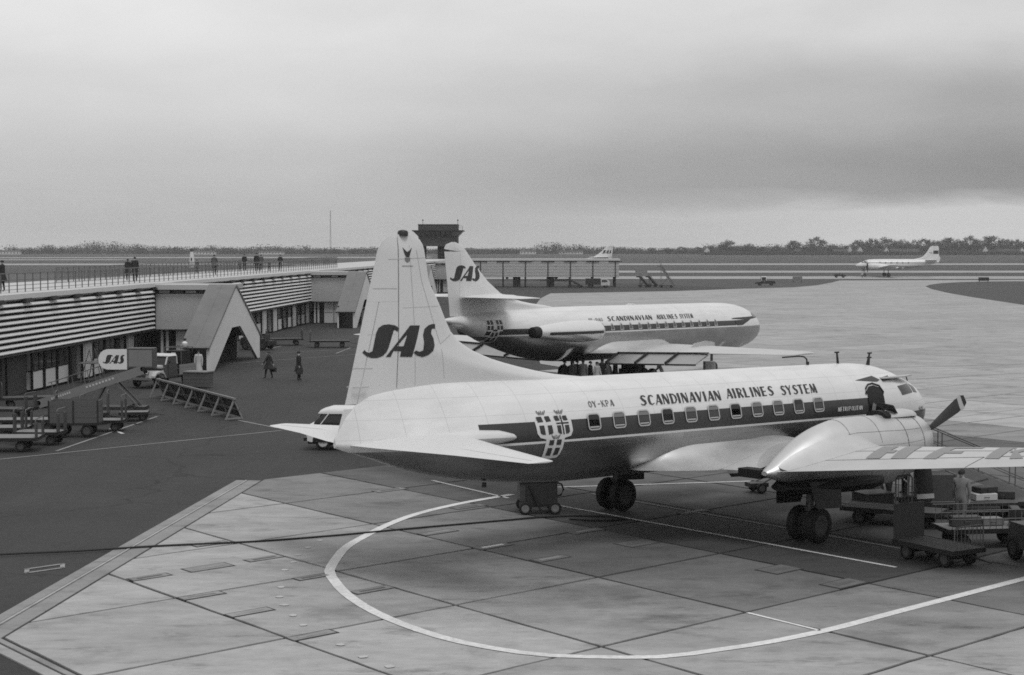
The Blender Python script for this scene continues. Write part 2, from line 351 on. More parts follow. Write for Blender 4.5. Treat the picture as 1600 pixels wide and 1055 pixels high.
for w0, w1, z, m in ((.02, .30, .0, 'concrete'), (.36, .50, .006, 'concrete_edge')): strip('edge_strip', fa, fb, -w1, -w0, z, m, pave)
# hatches let into the bays: a bitumen frame, a concrete lid
for hx, hy, L_, W_, t_ in ((234, 902, 1.15, .42, 'hatch'), (325, 887, 1.35, .62, 'paint_old'), (413, 873, 1.15, .42, 'hatch'), (328, 850, 1.1, .45, 'hatch'), (315, 931, 1.2, .42, 'concrete_edge'), (390, 957, 1.2, .42, 'concrete_edge'),
        (487, 993, 1.2, .42, 'paint_old'), (487, 902, 1.0, .4, 'hatch'), (582, 922, 1.2, .42, 'hatch'), (684, 832, 1.3, .5, 'paint_old'), (770, 854, 1.25, .5, 'paint_line'), (860, 873, 1.2, .5, 'paint_old'), (609, 766, 1.3, .5, 'hatch'),
        (732, 792, 1.3, .5, 'hatch'), (995, 849, 1.2, .8, 'hatch'), (916, 830, 1.3, .5, 'paint_old'), (1217, 890, 1.1, .8, 'hatch'), (1319, 912, 1.2, .7, 'hatch'), (1085, 800, 1.3, .45, 'paint_old'), (640, 705, 1.2, .45, 'hatch')):
    c = gp(hx, hy)[:2]; u = U/np.linalg.norm(U); v = V/np.linalg.norm(V)
    def rect(l, w): return [tuple(c+u*l*s1/2+v*w*s2/2) for s1, s2 in ((-1, -1), (1, -1), (1, 1), (-1, 1))]
    mb = MB(); mb.prism(rect(L_, W_), lambda x, y: (x, y, -.05), lambda x, y: (x, y, .009)); h = fixn(mb.build('hatch_frame', 'joint', pave))
    mb = MB(); mb.prism(rect(L_-.1, W_-.1), lambda x, y: (x, y, -.03), lambda x, y: (x, y, .014)); fixn(mb.build('hatch_lid', 'concrete_edge', h))
    mb = MB(); mb.prism(rect(L_*.62, W_*.28), lambda x, y: (x, y, -.03), lambda x, y: (x, y, .019)); fixn(mb.build('hatch_plate', t_, h))
# ------------------------------------------------------------------ painted lines
marks = tag(bpy.data.objects.new('stand_markings', None), kind='structure'); COL.objects.link(marks)
def line(pts, w, m='paint_line', z=.012, name='painted_line'):
    P = [np.array(q, float) for q in pts]; Ls, Rs = [], []
    for k, p in enumerate(P):
        d = P[min(k+1, len(P)-1)]-P[max(k-1, 0)]; d /= np.linalg.norm(d); q = vec(d[1], -d[0])*w/2; Ls.append(p-q); Rs.append(p+q)
    mb = MB(); n = len(P); mb.add([(*a, z) for a in Ls]+[(*a, z) for a in Rs], [(k, n+k, n+k+1, k+1) for k in range(n-1)])
    return mb.build(name, m, marks)
def pl(pp, w, m='paint_line', z=.012):
    P = np.array([gp(x, y)[:2] for x, y in pp])
    if len(P) > 2:
        s = np.r_[0, np.cumsum(np.hypot(*np.diff(P, axis=0).T))]; P = cr(np.linspace(0, s[-1], 60), np.c_[s, P])
    return line(P, w, m, z)
pl([(800, 773), (720, 787), (640, 807), (578, 834), (534, 862), (516, 888), (528, 915), (566, 946), (640, 980), (740, 1008), (880, 1026), (1000, 1028), (1150, 1012), (1280, 988), (1400, 957), (1500, 931), (1600, 905), (1680, 885)], .27)
for a, b, w, m in (((675, 751), (795, 779), .13, 'paint_line'), ((866, 789), (1400, 887), .12, 'paint_line'), ((925, 772), (1432, 862), .12, 'paint_old'), ((860, 762), (1180, 752), .12, 'paint_line'), ((1168, 958), (1282, 986), .1, 'paint_line')):
    line([gp(*a)[:2], gp(*b)[:2]], w, m, .012)
for a, b, w, m in (((-60, 723), (440, 672), .13, 'paint_old'), ((372, 656), (432, 668), .13, 'paint_old'), ((88, 704), (246, 650), .13, 'paint_old'), ((172, 669), (192, 677), .16, 'paint_line'), ((330, 570), (560, 553), .12, 'paint_old'),
                   ((412, 547), (440, 540), .12, 'paint_old'), ((430, 551), (560, 545), .12, 'paint_old'), ((525, 552), (548, 543), .12, 'paint_old')):
    line([gp(*a)[:2], gp(*b)[:2]], w, m, -.018)
for a, b in (((1160, 580.5), (1600, 569)), ((1150, 608), (1600, 583)), ((1450, 668), (1600, 650))): line([gp(*a)[:2], gp(*b)[:2]], .12, 'paint_old', .012)
for x, y in ((500, 845), (481, 856), (465, 868), (458, 879), (445, 891), (439, 918), (437, 933), (444, 946), (457, 962), (474, 977), (532, 1008), (567, 1027), (609, 1042)):
    c = gp(x, y)[:2]; mb = MB(); k = 9
    mb.add([(c[0]+.10*math.cos(t)*random.uniform(.7, 1.2), c[1]+.12*math.sin(t)*random.uniform(.7, 1.2), .013) for t in np.linspace(0, 2*math.pi, k, endpoint=False)], [list(range(k))]); mb.build('paint_dab', 'paint_dab', marks)
c = gp(70, 887)[:2]; u = U/np.linalg.norm(U); v = vec(.25, -.97)
for s1 in (-1, 1): line([c+u*.5*s1-v*.27, c+u*.5*s1+v*.27], .12, 'concrete_edge', -.016); line([c-u*.56+v*.27*s1, c+u*.56+v*.27*s1], .12, 'concrete_edge', -.016)
# black power cable on the ground
cab = [gp(x, y, .03) for x, y in ((-80, 872), (0, 866.5), (120, 861), (250, 853), (400, 846), (520, 837), (640, 826), (720, 819), (790, 813), (850, 808), (905, 806), (960, 808), (978, 811), (940, 813.5), (890, 811))]
s = np.r_[0, np.cumsum(np.linalg.norm(np.diff(cab, axis=0), axis=1))]; cs = cr(np.linspace(0, s[-1], 90), np.c_[s, np.array(cab)])
mb = MB(); mb.tube(cs, .028, 7); tag(mb.build('power_cable', 'black'), 'black power cable lying across the apron to the cart under the tail', 'cable')
# ================================================================== terminal pier
TK = math.atan(.065); T0 = vec(-26.9, 94.7)
pier = thing('terminal_pier', 'long low pier building clad in pale horizontal slats with a roof deck', 'building', (T0[0], T0[1], 0), -TK)
def tw(n, s_, z=0):   # pier coordinates -> world
    c, sn = math.cos(-TK), math.sin(-TK); return vec(T0[0]+n*c-s_*sn, T0[1]+n*sn+s_*c, z)
S0, S1, WD = -16.0, 246.0, 11.0
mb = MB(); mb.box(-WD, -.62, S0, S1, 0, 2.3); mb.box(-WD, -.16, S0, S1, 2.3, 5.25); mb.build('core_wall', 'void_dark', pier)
mb = MB(); mb.box(-WD-.1, -.05, S0, S1, 5.25, 5.58); mb.build('roof_slab', 'deck', pier)
PER = 60.0
solid = [(S0, 24.4)]+[(46.0+PER*k, 86.3+PER*k) for k in range(0, 4)]; solid[-1] = (solid[-1][0], S1)
mb = MB(); mb.box(-.04, .12, S0, S1, 5.34, 5.62); mb.build('fascia', 'fascia', pier)
NSL = 9
for a, b in solid:
    if b <= a: continue
    seg = max(1, int((b-a)/8.2)+(1 if a < 25 else 0)); st = (b-a)/seg if a > S0 else 8.0
    edges = [a]
    while edges[-1] < b-.01: edges.append(min(b, edges[-1]+st))
    for e0, e1 in zip(edges[:-1], edges[1:]):
        for k in range(NSL):
            z = 2.44+k*.315
            mb = MB(); mb.prism([(0, z-.02), (.12, z-.02), (.13, z+.02), (.06, z+.14), (0, z+.145)], lambda n, zz: (n, e0+.012, zz), lambda n, zz: (n, e1-.012, zz)); fixn(mb.build('slat', 'slat_white', pier))
    for e in edges: mb = MB(); mb.box(-.10, -.01, e-.05, e+.05, 2.36, 5.3); mb.build('slat_post', 'black', pier)
    mb = MB(); mb.box(-.02, .02, b-.02, b+.28, 2.3, 5.3); mb.box(-.3, .10, b, b+.22, 2.3, 5.3); mb.build('end_post', 'black', pier)
    # roof vents over the slats
    sv = a+1.2
    while sv < min(b, 130):
        mb = MB(); mb.box(.10, .30, sv, sv+1.25, 5.16, 5.30); mb.box(.10, .22, sv+.1, sv+1.15, 5.30, 5.36); mb.build('gutter_box', 'dark_paint', pier); sv += 4.3
mb = MB(); mb.box(-.45, .14, S0, S1, 2.28, 2.36); mb.build('soffit', 'dark_paint', pier)
# ground floor front: each bay has its panels, window and post
def bay(a, b, typ):
    mb = MB(); mb.box(-.28, -.16, a-.05, a+.05, 0, 2.30); mb.build('post', 'black', pier)
    if typ == 'W':
        mb = MB(); mb.box(-.62, -.30, a+.08, b-.08, .12, 1.12); mb.build('panel', 'panel_white', pier)
        mb = MB(); mb.box(-.60, -.55, a+.10, b-.10, 1.16, 2.26); mb.build('window', 'pane', pier)
        mb = MB(); mb.box(-.58, -.28, a+.08, b-.08, 1.12, 1.17); mb.box(-.58, -.48, (a+b)/2-.03, (a+b)/2+.03, 1.17, 2.27); mb.build('window_bar', 'dark_paint', pier)
    elif typ == 'F':
        mb = MB(); mb.box(-.62, -.24, a+.08, b-.08, .08, 2.27); mb.build('panel', 'panel_white', pier)
        mb = MB(); mb.box(-.238, -.225, (a+b)/2-.5, (a+b)/2-.46, .1, 2.25); mb.build('panel_joint', 'dark_paint', pier)
    elif typ == 'D':
        mb = MB(); mb.box(-.60, -.56, a+.08, b-.08, .3, 2.26); mb.build('window', 'pane', pier)
        mb = MB(); mb.box(-.58, -.50, (a+b)/2-.03, (a+b)/2+.03, .3, 2.26); mb.box(-.58, -.5, a+.08, b-.08, 1.5, 1.55); mb.box(-.62, -.52, a+.05, b-.05, 0, .3); mb.build('window_bar', 'dark_paint', pier)
    else:
        mb = MB(); mb.box(-.62, -.52, a+.08, b-.08, 0, 2.27); mb.build('panel', 'brick_dark', pier)
seq = [(-12, -8, 'B'), (-8, -3.7, 'B'), (-3.7, .25, 'B'), (.25, 2.33, 'W'), (2.33, 4.53, 'W'), (4.53, 6.8, 'W'), (6.8, 9.17, 'D'), (9.17, 11.3, 'F'), (11.3, 13.6, 'W'), (13.6, 16, 'D'), (16, 18.3, 'D'), (18.3, 20.4, 'F'), (20.4, 24.2, 'D')]
for a, b, t in seq: bay(a, b, t)
a = 30.0; pat = 'DFWDWFDWFWDWWF'; k = 0
while a < 205: bay(a, a+2.4, pat[k % len(pat)]); a += 2.4; k += 1
# roof deck railing, posts and rails
def rail_run(n, a, b, step, name, mesh=False):
    rt = thing('deck_railing', name, 'railing', (0, 0, 0)); rt.location = (T0[0], T0[1], 0); rt.rotation_euler = (0, 0, -TK)
    sv = a; pm = MB(); pm.box(n-.025, n+.025, -.025, .025, 5.55, 6.68); first = pm.build('post', 'steel_grey', rt, loc=(0, a, 0)); sv += step
    while sv <= b+.01: link('post', first.data, rt, (0, sv, 0)); sv += step
    for z, r_ in ((6.68, .03), (6.30, .018), (5.98, .018), (5.75, .018)):
        mb = MB(); mb.tube([(n, a, z), (n, b, z)], r_, 6); mb.build('rail', 'steel_grey', rt)
    if mesh:
        mb = MB(); sv = a
        while sv < b: mb.box(n-.008, n+.008, sv-.008, sv+.008, 5.62, 6.66); sv += .22
        tag(mb.build('infill_wires', 'steel_grey', rt), kind='stuff')
rail_run(-1.7, S0, 112, 1.3, 'grey steel railing along the apron edge of the roof deck')
rail_run(-8.2, 28, 150, 1.3, 'close-barred grey railing along the far edge of the roof deck', True)
# box gangway and gabled porch at each recess
def porch(k, label1, label2):
    b0 = PER*k+24.75
    if True:
        g = thing('gangway_box', label1, 'gangway', (T0[0], T0[1], 0), -TK)
        mb = MB(); mb.box(-.1, 5.0, b0, b0+4.2, 2.35, 4.86); mb.build('wall', 'render_grey', g)
        mb = MB(); mb.box(-.05, 4.9, b0+.12, b0+4.0, 4.86, 5.16); mb.build('clerestory', 'void_dark', g)
        for q in range(5): mb = MB(); mb.box(.3+q*.95, 1.05+q*.95, b0+.07, b0+.12, 4.92, 5.1); mb.build('window', 'pane' if q % 2 else 'light_paint', g)
        mb = MB(); mb.box(-.15, 5.3, b0-.35, b0+4.5, 5.16, 5.50); mb.build('roof', 'render_grey', g)
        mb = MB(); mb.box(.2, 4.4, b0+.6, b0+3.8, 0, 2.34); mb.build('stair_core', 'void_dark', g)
        for q, w_ in ((.25, .18), (.62, .2), (1.35, 1.0), (2.42, 1.0)):
            mb = MB(); mb.box(q, q+w_, b0+.52, b0+.6, .05, 2.3); d = mb.build('door' if w_ > .5 else 'column', 'panel_white', g)
            if w_ > .5: mb = MB(); mb.box(q+.05, q+w_-.05, b0+.51, b0+.52, 1.12, 1.17); mb.build('door_rail', 'dark_paint', d)
        mb = MB(); mb.box(.3, 2.1, b0+.2, b0+.6, 2.27, 2.345); mb.build('canopy_edge', 'panel_white', g)
    c = PER*k+22.9; hw, ez, pz, n0, n1 = 7.6, 1.88, 5.42, 4.35, 6.25
    p = thing('gabled_porch', label2, 'porch', (T0[0], T0[1], 0), -TK)
    face = [(c-hw, 0), (c-hw, ez-.12), (c-.35, pz-.14), (c, pz-.04), (c+.35, pz-.14), (c+hw, ez-.12), (c+hw, 0), (c+hw-.75, 0), (c+1.25, 2.64), (c-1.25, 2.64), (c-hw+1.15, 0)]
    mb = MB(); mb.prism(face, lambda s_, z: (n1-.22, s_, z), lambda s_, z: (n1, s_, z)); fixn(mb.build('gable_front', 'gable_white', p))
    for sg in (-1, 1):
        rows = []
        prof = [(c+sg*(hw+.25), ez-.14), (c+sg*hw*.5, ez+(pz-ez)*.53), (c+sg*.5, pz-.02), (c, pz+.16)]
        for strip_ in range(2):
            na, nb_ = n0+(n1+.06-n0)*strip_/2+.01*strip_, n0+(n1+.06-n0)*(strip_+1)/2
            mb = MB(); mb.loft([[(nn, s_, z) for s_, z in prof]+[(nn, s_, z-.16) for s_, z in prof[::-1]] for nn in (na, nb_)], True, True, smooth=False); fixn(mb.build('roof_sheet', ['roof_felt', 'roof_felt'][strip_], p))
        mb = MB(); mb.bar((n0, c+sg*(hw+.27), ez-.20), (n1+.06, c+sg*(hw+.27), ez-.20), .05, .06); mb.build('eaves_gutter', 'render_grey', p)
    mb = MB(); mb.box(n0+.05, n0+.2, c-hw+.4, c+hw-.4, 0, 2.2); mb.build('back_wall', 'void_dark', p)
    for sg in (-1, 1): mb = MB(); mb.box(n0+.1, n0+.24, c+sg*(hw-.05)-.08, c+sg*(hw-.05)+.08, 0, 1.8); mb.build('post', 'panel_white', p)
porch(0, 'grey gangway box joining the pier to the nearest gabled porch', 'nearest steep white gabled porch with a dark triangular opening')
porch(1, 'grey gangway box joining the pier to the porch beside the rudder', 'second gabled porch half hidden by the propeller airliner tail')
porch(2, 'grey gangway box far down the pier, seen between the two tails', 'third gabled porch seen in the gap between the two tail fins')
porch(3, 'farthest grey gangway box of the pier behind the jet fin', 'farthest gabled porch of the pier behind the jet fin')
# cross gallery at the pier head: louvred walkway on columns
gal = thing('louvred_gallery', 'long raised gallery with louvred walls on thin columns at the pier head', 'building', (-12, 338.0, 0))
GX = 33.4
mb = MB(); mb.box(0, GX, .25, 6, 1.98, 5.3); mb.build('wall', 'mid_paint', gal)
mb = MB(); mb.box(-.2, GX+.25, -.1, 6.2, 5.3, 5.68); mb.build('roof', 'louvre', gal)
for q in range(11):
    zz = 2.02+q*.3
    mb = MB(); mb.prism([(0, zz), (.22, zz+.05), (.22, zz+.24), (.16, zz+.26)], lambda y, z: (0, .24-y, z), lambda y, z: (GX, .24-y, z)); fixn(mb.build('louvre', 'louvre', gal))
for q in range(8): mb = MB(); xx = 1.2+q*4.5; mb.box(xx-.1, xx+.1, -.06, .05, 1.98, 5.25); mb.build('mullion', 'dark_paint', gal); mb = MB(); mb.box(xx-1.3, xx+1.3, -.12, -.02, 5.06, 5.22); mb.build('lamp_hood', 'dark_paint', gal)
for q in range(8):
    for yy in (.6, 5.4): mb = MB(); xx = 1.2+q*4.5; mb.box(xx-.16, xx+.16, yy-.16, yy+.16, 0, 1.98); mb.build('column', 'dark_paint', gal)
for xx in (12.2, 19.0): mb = MB(); mb.box(xx, xx+1.5, 1, 4.5, 0, 1.97); mb.build('stair_core', 'dark_paint', gal)
for q in range(7): mb = MB(); xx = 20.5+q*1.05; mb.box(xx, xx+.5, -.02, .02, 4.2, 4.6) if q in (0, 4) else mb.box(xx, xx+.1, -.02, .02, 4.2, 4.3); mb.build('notice', 'light_paint', gal)
# apron tower on the pier head
tow = thing('apron_tower', 'dark apron control tower with outward leaning cab windows on legs', 'tower', (-15.0, 346.0, 5.58))
for sx in (-1, 1):
    for sy in (-1, 1): mb = MB(); mb.box(sx*2.9-.22, sx*2.9+.22, sy*2.9-.22, sy*2.9+.22, 0, 2.6); mb.build('leg', 'tower_dark', tow)
mb = MB(); mb.box(-.2, 2.2, -1.3, 1.3, 0, 2.6); mb.build('stair_shaft', 'mid_paint', tow)
mb = MB(); mb.box(-3.95, 3.95, -3.95, 3.95, 2.6, 4.5); mb.build('lower_storey', 'tower_dark', tow)
mb = MB(); mb.box(-4.0, 4.0, -4.0, 4.0, 4.5, 4.62); mb.build('sill', 'dark_metal', tow)
mb = MB(); mb.loft([[(-4, -4, 4.62), (4, -4, 4.62), (4, 4, 4.62), (-4, 4, 4.62)], [(-4.9, -4.9, 5.62), (4.9, -4.9, 5.62), (4.9, 4.9, 5.62), (-4.9, 4.9, 5.62)]], smooth=False); fixn(mb.build('cab_core', 'glass_dark', tow))
for q in range(9):
    for ang in range(4):
        f = -1+2*(q+.5)/9; a0, a1 = f-.095, f+.095
        mb = MB(); pts = [(a0*4, -4.06, 4.66), (a1*4, -4.06, 4.66), (a1*4.86, -4.92, 5.56), (a0*4.86, -4.92, 5.56)]
        c_, s_ = math.cos(ang*math.pi/2), math.sin(ang*math.pi/2); P = [(x*c_-y*s_, x*s_+y*c_, z) for x, y, z in pts]; Q = [(x*.985, y*.985, z) for x, y, z in P]
        mb.add(P+Q, [(0, 1, 2, 3), (7, 6, 5, 4), (0, 4, 5, 1), (1, 5, 6, 2), (2, 6, 7, 3), (3, 7, 4, 0)]); fixn(mb.build('cab_pane', 'pane', tow))
mb = MB(); mb.box(-5.2, 5.2, -5.2, 5.2, 5.62, 5.82); mb.build('cab_eaves', 'dark_metal', tow)
mb = MB(); mb.box(-4.0, 4.0, -4.0, 4.0, 5.82, 6.98); mb.box(-4.08, 4.08, -4.08, 4.08, 6.9, 7.05); mb.build('roof_house', 'tower_dark', tow)
for x in (-3.1, 4.0): mb = MB(); mb.tube([(x, -3, 7.0), (x, -3, 7.76)], .05, 6); mb.tube([(x, -3, 7.75), (x, -3, 8.0)], .16, 8); mb.build('aerial', 'steel_grey', tow)
mb = MB(); mb.tube([(4.2, -4.4, 6.7), (5.0, -4.4, 6.7), (5.0, -4.4, 5.82)], .04, 5); mb.tube([(4.2, -4.4, 6.3), (5.0, -4.4, 6.3)], .03, 5); mb.build('guard_rail', 'steel_grey', tow)
# ================================================================== far field
be = gp(300, 418)
b = thing('beacon_tower', 'small white tapering beacon tower with black cap beyond the roof deck', 'tower', tuple(be))
mb = MB(); mb.tube([(0, 0, 0), (0, 0, 5.2), (0, 0, 6.1)], [1.15, .75, .62], 12); mb.build('shaft', 'white_dull', b)
mb = MB(); mb.tube([(0, 0, 6.1), (0, 0, 6.5), (0, 0, 6.9), (0, 0, 7.3)], [.7, .72, .5, .1], 12); mb.build('cap', 'black', b)
mb = MB(); mb.box(-.25, .25, -1.12, -.7, 2.6, 3.7); mb.build('window', 'glass_dark', b)
rm = thing('radio_mast', 'tall thin lattice radio mast on the horizon left of the tail', 'mast', (-150.4, 1400, 0))
for sx, sy in ((-.4, -.3), (.4, -.3), (0, .4)): mb = MB(); mb.bar((sx*1.6, sy*1.6, 0), (sx*.6, sy*.6, 37.5), .12); mb.build('lattice_leg', 'steel_grey', rm)
mb = MB()
for q in range(24): z = q*1.55; k = 1.6-q/24; mb.bar((-.4*k, -.3*k, z), (.4*k, -.3*k, z+1.5), .07); mb.bar((.4*k, -.3*k, z), (0, .4*k, z+1.5), .07)
tag(mb.build('lattice_brace', 'steel_grey', rm), kind='stuff')
# tree meshes: twiggy crowns of many small leaf faces in clumps
def crown_mesh(name, w, h, nleaf, leaf, seed, m, low=.25):
    r = np.random.default_rng(seed); vs_, fs = [], []; ncl = 60
    cl = []
    while len(cl) < ncl:
        p = r.uniform(-1, 1, 3)
        if (p**2).sum() < 1 and (p**2).sum() > .12: cl.append(p)
    for k in range(nleaf):
        c = cl[k % ncl]+r.normal(0, .13, 3)
        p = vec(c[0]*w/2, c[1]*w/2, h*(low+(1-low)*(c[2]*.5+.5)))
        a = r.normal(0, 1, 3); a /= np.linalg.norm(a); b_ = np.cross(a, r.normal(0, 1, 3)); b_ /= np.linalg.norm(b_); s_ = leaf*r.uniform(.6, 1.5)
        o = len(vs_); vs_ += [tuple(p+a*s_), tuple(p+b_*s_*.8), tuple(p-a*s_*.9), tuple(p-b_*s_*.7)]; fs.append((o, o+1, o+2, o+3))
    me = bpy.data.meshes.new(name); me.from_pydata(vs_, [], fs); me.materials.append(MAT[m]); return me
def trunk_mesh(w, h, seed):
    r = random.Random(seed); mb = MB(); mb.tube([(0, 0, -.2), (.1, 0, h*.3), (0, .1, h*.62)], [.32, .24, .1], 7)
    for q in range(7):
        a = r.uniform(0, 6.28); z = h*r.uniform(.26, .5); mb.tube([(0, 0, z), (math.cos(a)*w*.2, math.sin(a)*w*.2, z+h*.18), (math.cos(a)*w*.36, math.sin(a)*w*.36, z+h*.32)], [.13, .09, .03], 5)
    o = mb.build('trunk', 'bark'); me = o.data; bpy.data.objects.remove(o); return me
VARS = [(crown_mesh('crown', 13, 12, 2600, .30, q, 'leaf' if q % 3 else 'leaf_pale'), trunk_mesh(13, 12, q)) for q in range(6)]
def tree(x, y, w, h, var, label, group):
    t = thing('broadleaf_tree', label, 'tree', (x, y, -.1), random.uniform(0, 6.28), group); t.scale = (w/13, w/13, h/12)
    link('crown', VARS[var][0], t); link('trunk', VARS[var][1], t); return t
def px2(px, d): return (px-800)*d/FPX
ORD = 'first second third fourth fifth sixth seventh eighth ninth tenth eleventh twelfth thirteenth fourteenth fifteenth sixteenth seventeenth eighteenth nineteenth twentieth'.split()
row = [(1110, 7, 9), (1135, 15, 14), (1152, 8, 9), (1170, 12, 11), (1190, 9, 8), (1212, 9, 9), (1240, 13, 14), (1258, 8, 9), (1275, 16, 19), (1300, 10, 10), (1322, 9, 9), (1341, 13, 16), (1362, 12, 17), (1385, 16, 18), (1408, 12, 16), (1425, 11, 15), (1445, 13, 17), (1462, 12, 14), (1480, 16, 18), (1498, 12, 15), (1515, 14, 20), (1530, 12, 15), (1548, 17, 20), (1570, 13, 17), (1586, 12, 16), (1602, 12, 16), (1620, 13, 17), (1090, 8, 8), (1066, 9, 8), (1045, 7, 7), (1018, 9, 7)]
row.sort()
for q, (px, w, h) in enumerate(row):
    n_ = len(row); lab = f'{ORD[q]} tree from the left end of the right hand tree row' if q < 16 else f'{ORD[n_-1-q]} tree from the right end of the right hand tree row'
    d = 1580+random.uniform(-25, 40); tree(px2(px, d), d, w*1.15, h*(.86 if h > 15 else .92), q % 6, lab, 'trees behind the far houses')
# far woods that read as one mass
def woods(name, label, spans, d0, d1, dens, leaf):
    vs_, fs = [], []; r = np.random.default_rng(11)
    for (xa, xb, ha, hb) in spans:
        nclump = max(2, int(abs(xb-xa)*1.1))
        for k in range(nclump):
            f = r.uniform(); d = r.uniform(d0, d1); cx = px2(xa+(xb-xa)*f, d); h = (ha+(hb-ha)*f)*r.uniform(.6, 1.08); w = r.uniform(3, 10)
            for q in range(dens):
                p = r.normal(0, .42, 3); z = h*min(1, abs(r.normal(.45, .3))); pt = vec(cx+p[0]*w, d+p[1]*w, max(.2, z))
                a = r.normal(0, 1, 3); a /= np.linalg.norm(a); b_ = np.cross(a, r.normal(0, 1, 3)); b_ /= np.linalg.norm(b_); s_ = leaf*r.uniform(.6, 1.5)
                o = len(vs_); vs_ += [tuple(pt+a*s_), tuple(pt+b_*s_), tuple(pt-a*s_), tuple(pt-b_*s_)]; fs.append((o, o+1, o+2, o+3))
    me = bpy.data.meshes.new(name); me.from_pydata(vs_, [], fs); me.materials.append(MAT['leaf']); return tag(link(name, me), label, 'woods', kind='stuff')
woods('far_woods', 'low dark belt of far woods along the whole left horizon', [(-60, 10, 4, 4), (10, 30, 10, 7), (30, 62, 6, 7), (62, 90, 9, 10), (90, 125, 7, 9), (125, 150, 11.5, 13), (150, 195, 13, 12), (195, 260, 10, 8), (260, 330, 7, 7.5), (330, 360, 9, 6), (360, 400, 7, 7), (400, 440, 9.5, 9), (440, 480, 7, 9), (480, 600, 6, 7), (600, 760, 5, 6), (760, 840, 6, 7), (840, 880, 11, 12), (880, 910, 8, 10), (910, 1000, 8, 6.5), (1000, 1130, 6, 6), (1100, 1640, 9.5, 10.5), (1100, 1640, 7, 7.5), (1330, 1640, 9, 10)], 1690, 1790, 60, .42)
woods('hedge_row', 'dark low hedge in front of the far houses on the right', [(1100, 1640, 3.4, 3.8), (1100, 1640, 2.6, 2.8)], 1535, 1550, 40, .35)
# far houses, each with walls, roof, gable and windows
def house(px, d, w, h, rh, label, gable=False, chim=True, m='house_white'):
    t = thing('far_house', label, 'house', (px2(px, d), d, -.1))
    mb = MB(); mb.box(-w/2, w/2, -4, 4, 0, h); mb.build('wall', m, t)
    if gable: prof = [(-w/2-.3, h), (0, h+rh), (w/2+.3, h)]; mb = MB(); mb.prism(prof, lambda x, z: (x, -3.95, z), lambda x, z: (x, 4.2, z)); r_ = fixn(mb.build('roof', 'roof_tile', t)); mb = MB(); mb.prism([(-w/2, h-.01), (0, h+rh-.25), (w/2, h-.01)], lambda x, z: (x, -4.02, z), lambda x, z: (x, -3.96, z)); fixn(mb.build('gable', m, t))
    else: mb = MB(); mb.prism([(-4.3, h), (0, h+rh), (4.3, h)], lambda y, z: (-w/2-.3, y, z), lambda y, z: (w/2+.3, y, z)); r_ = fixn(mb.build('roof', 'roof_tile', t))
    if chim: mb = MB(); mb.box(w*.2-.4, w*.2+.4, -.4, .4, h+rh*.6, h+rh+1.0); mb.build('chimney', 'brick_dark', r_)
    nwin = max(2, int(w/3))
    for q in range(nwin):
        x = -w/2+(q+.5)*w/nwin; mb = MB(); mb.box(x-.45, x+.45, -4.06, -4.0, .9, min(h-.4, 2.2)); mb.build('window', 'glass_dark', t)
    return t
D = 1552
house(1342, D, 6.5, 3.0, 4.6, 'white gabled far house just left of the white airliner', True)
house(1326, D+14, 3.2, 5.2, 3.2, 'narrow tall white far house beside the gabled one', True, False)
house(1312, D+10, 13, 2.3, 3.0, 'long low white far house with dark roof left of the gabled one')
house(1383, D+8, 5.0, 3.0, 4.4, 'small white gabled far house behind the white airliner cockpit', True)
house(1412, D+10, 26, 2.3, 3.4, 'very long low white far house seen above the airliner cabin')
house(1537, D, 5.4, 3.2, 4.8, 'white gabled far house right of the white airliner tail', True, False)
house(1560, D+6, 38, 2.8, 2.8, 'long white far farmhouse right of the white airliner tail')
house(1594, D, 5, 3.5, 3.4, 'white far house at the right frame edge', True)
house(1252, D+20, 13, 2.2, 3.0, 'low white far house with dark roof under the big round tree')
house(1104, D+20, 4.4, 4.2, 3.0, 'small white far house at the left end of the tree row', True)
house(745, 1660, 24, 4.2, 1.4, 'flat dark far hangar right of the control tower', False, False, 'brick_dark')
house(892, 1700, 24, 2.2, 1.4, 'low pale far shed left of the distant tail fin', False, False)
house(825, 1690, 16, 2.8, 1.6, 'low pale far building on the middle horizon', False, False)
house(320, 1640, 22, 2.4, 1.2, 'low white far shed on the left horizon near the beacon', False, False)
house(425, 1650, 24, 2.2, 1.2, 'low white far shed on the left horizon above the deck visitors', False, False)
house(15, 1640, 22, 3.0, 1.2, 'pale far building at the left frame edge', False, False)
# ================================================================== aircraft toolkit
import bmesh
def expand(rows):
    return [r if len(r) == 6 else (r[0], r[1], (r[1]+r[2])/2, r[2], r[3], 2.0) for r in rows]
def fuse_fn(rows):
    rows = expand(rows)
    def f6(X): return cr(np.array([X]), rows)[0]
    def f(X):
        zb, zc, zt, hw, e = f6(X); return zc, (zt-zb)/2, hw
    def side(X, z, sg=-1, off=.0):
        zb, zc, zt, hw, e = f6(X)
        def yy(z_):
            if z_ >= zc: q = min(1, (z_-zc)/max(zt-zc, 1e-3)); return hw*max(0, 1-q**e)**(1/e)
            q = min(1, (zc-z_)/max(zc-zb, 1e-3)); return hw*math.sqrt(max(0, 1-q*q))
        y = yy(z); dy = (yy(z+.01)-yy(z-.01))/.02; n = vec(0, 1, -dy); n /= np.linalg.norm(n)
        return (X, sg*(y+off*n[1]), z+off*n[2])
    return f, side
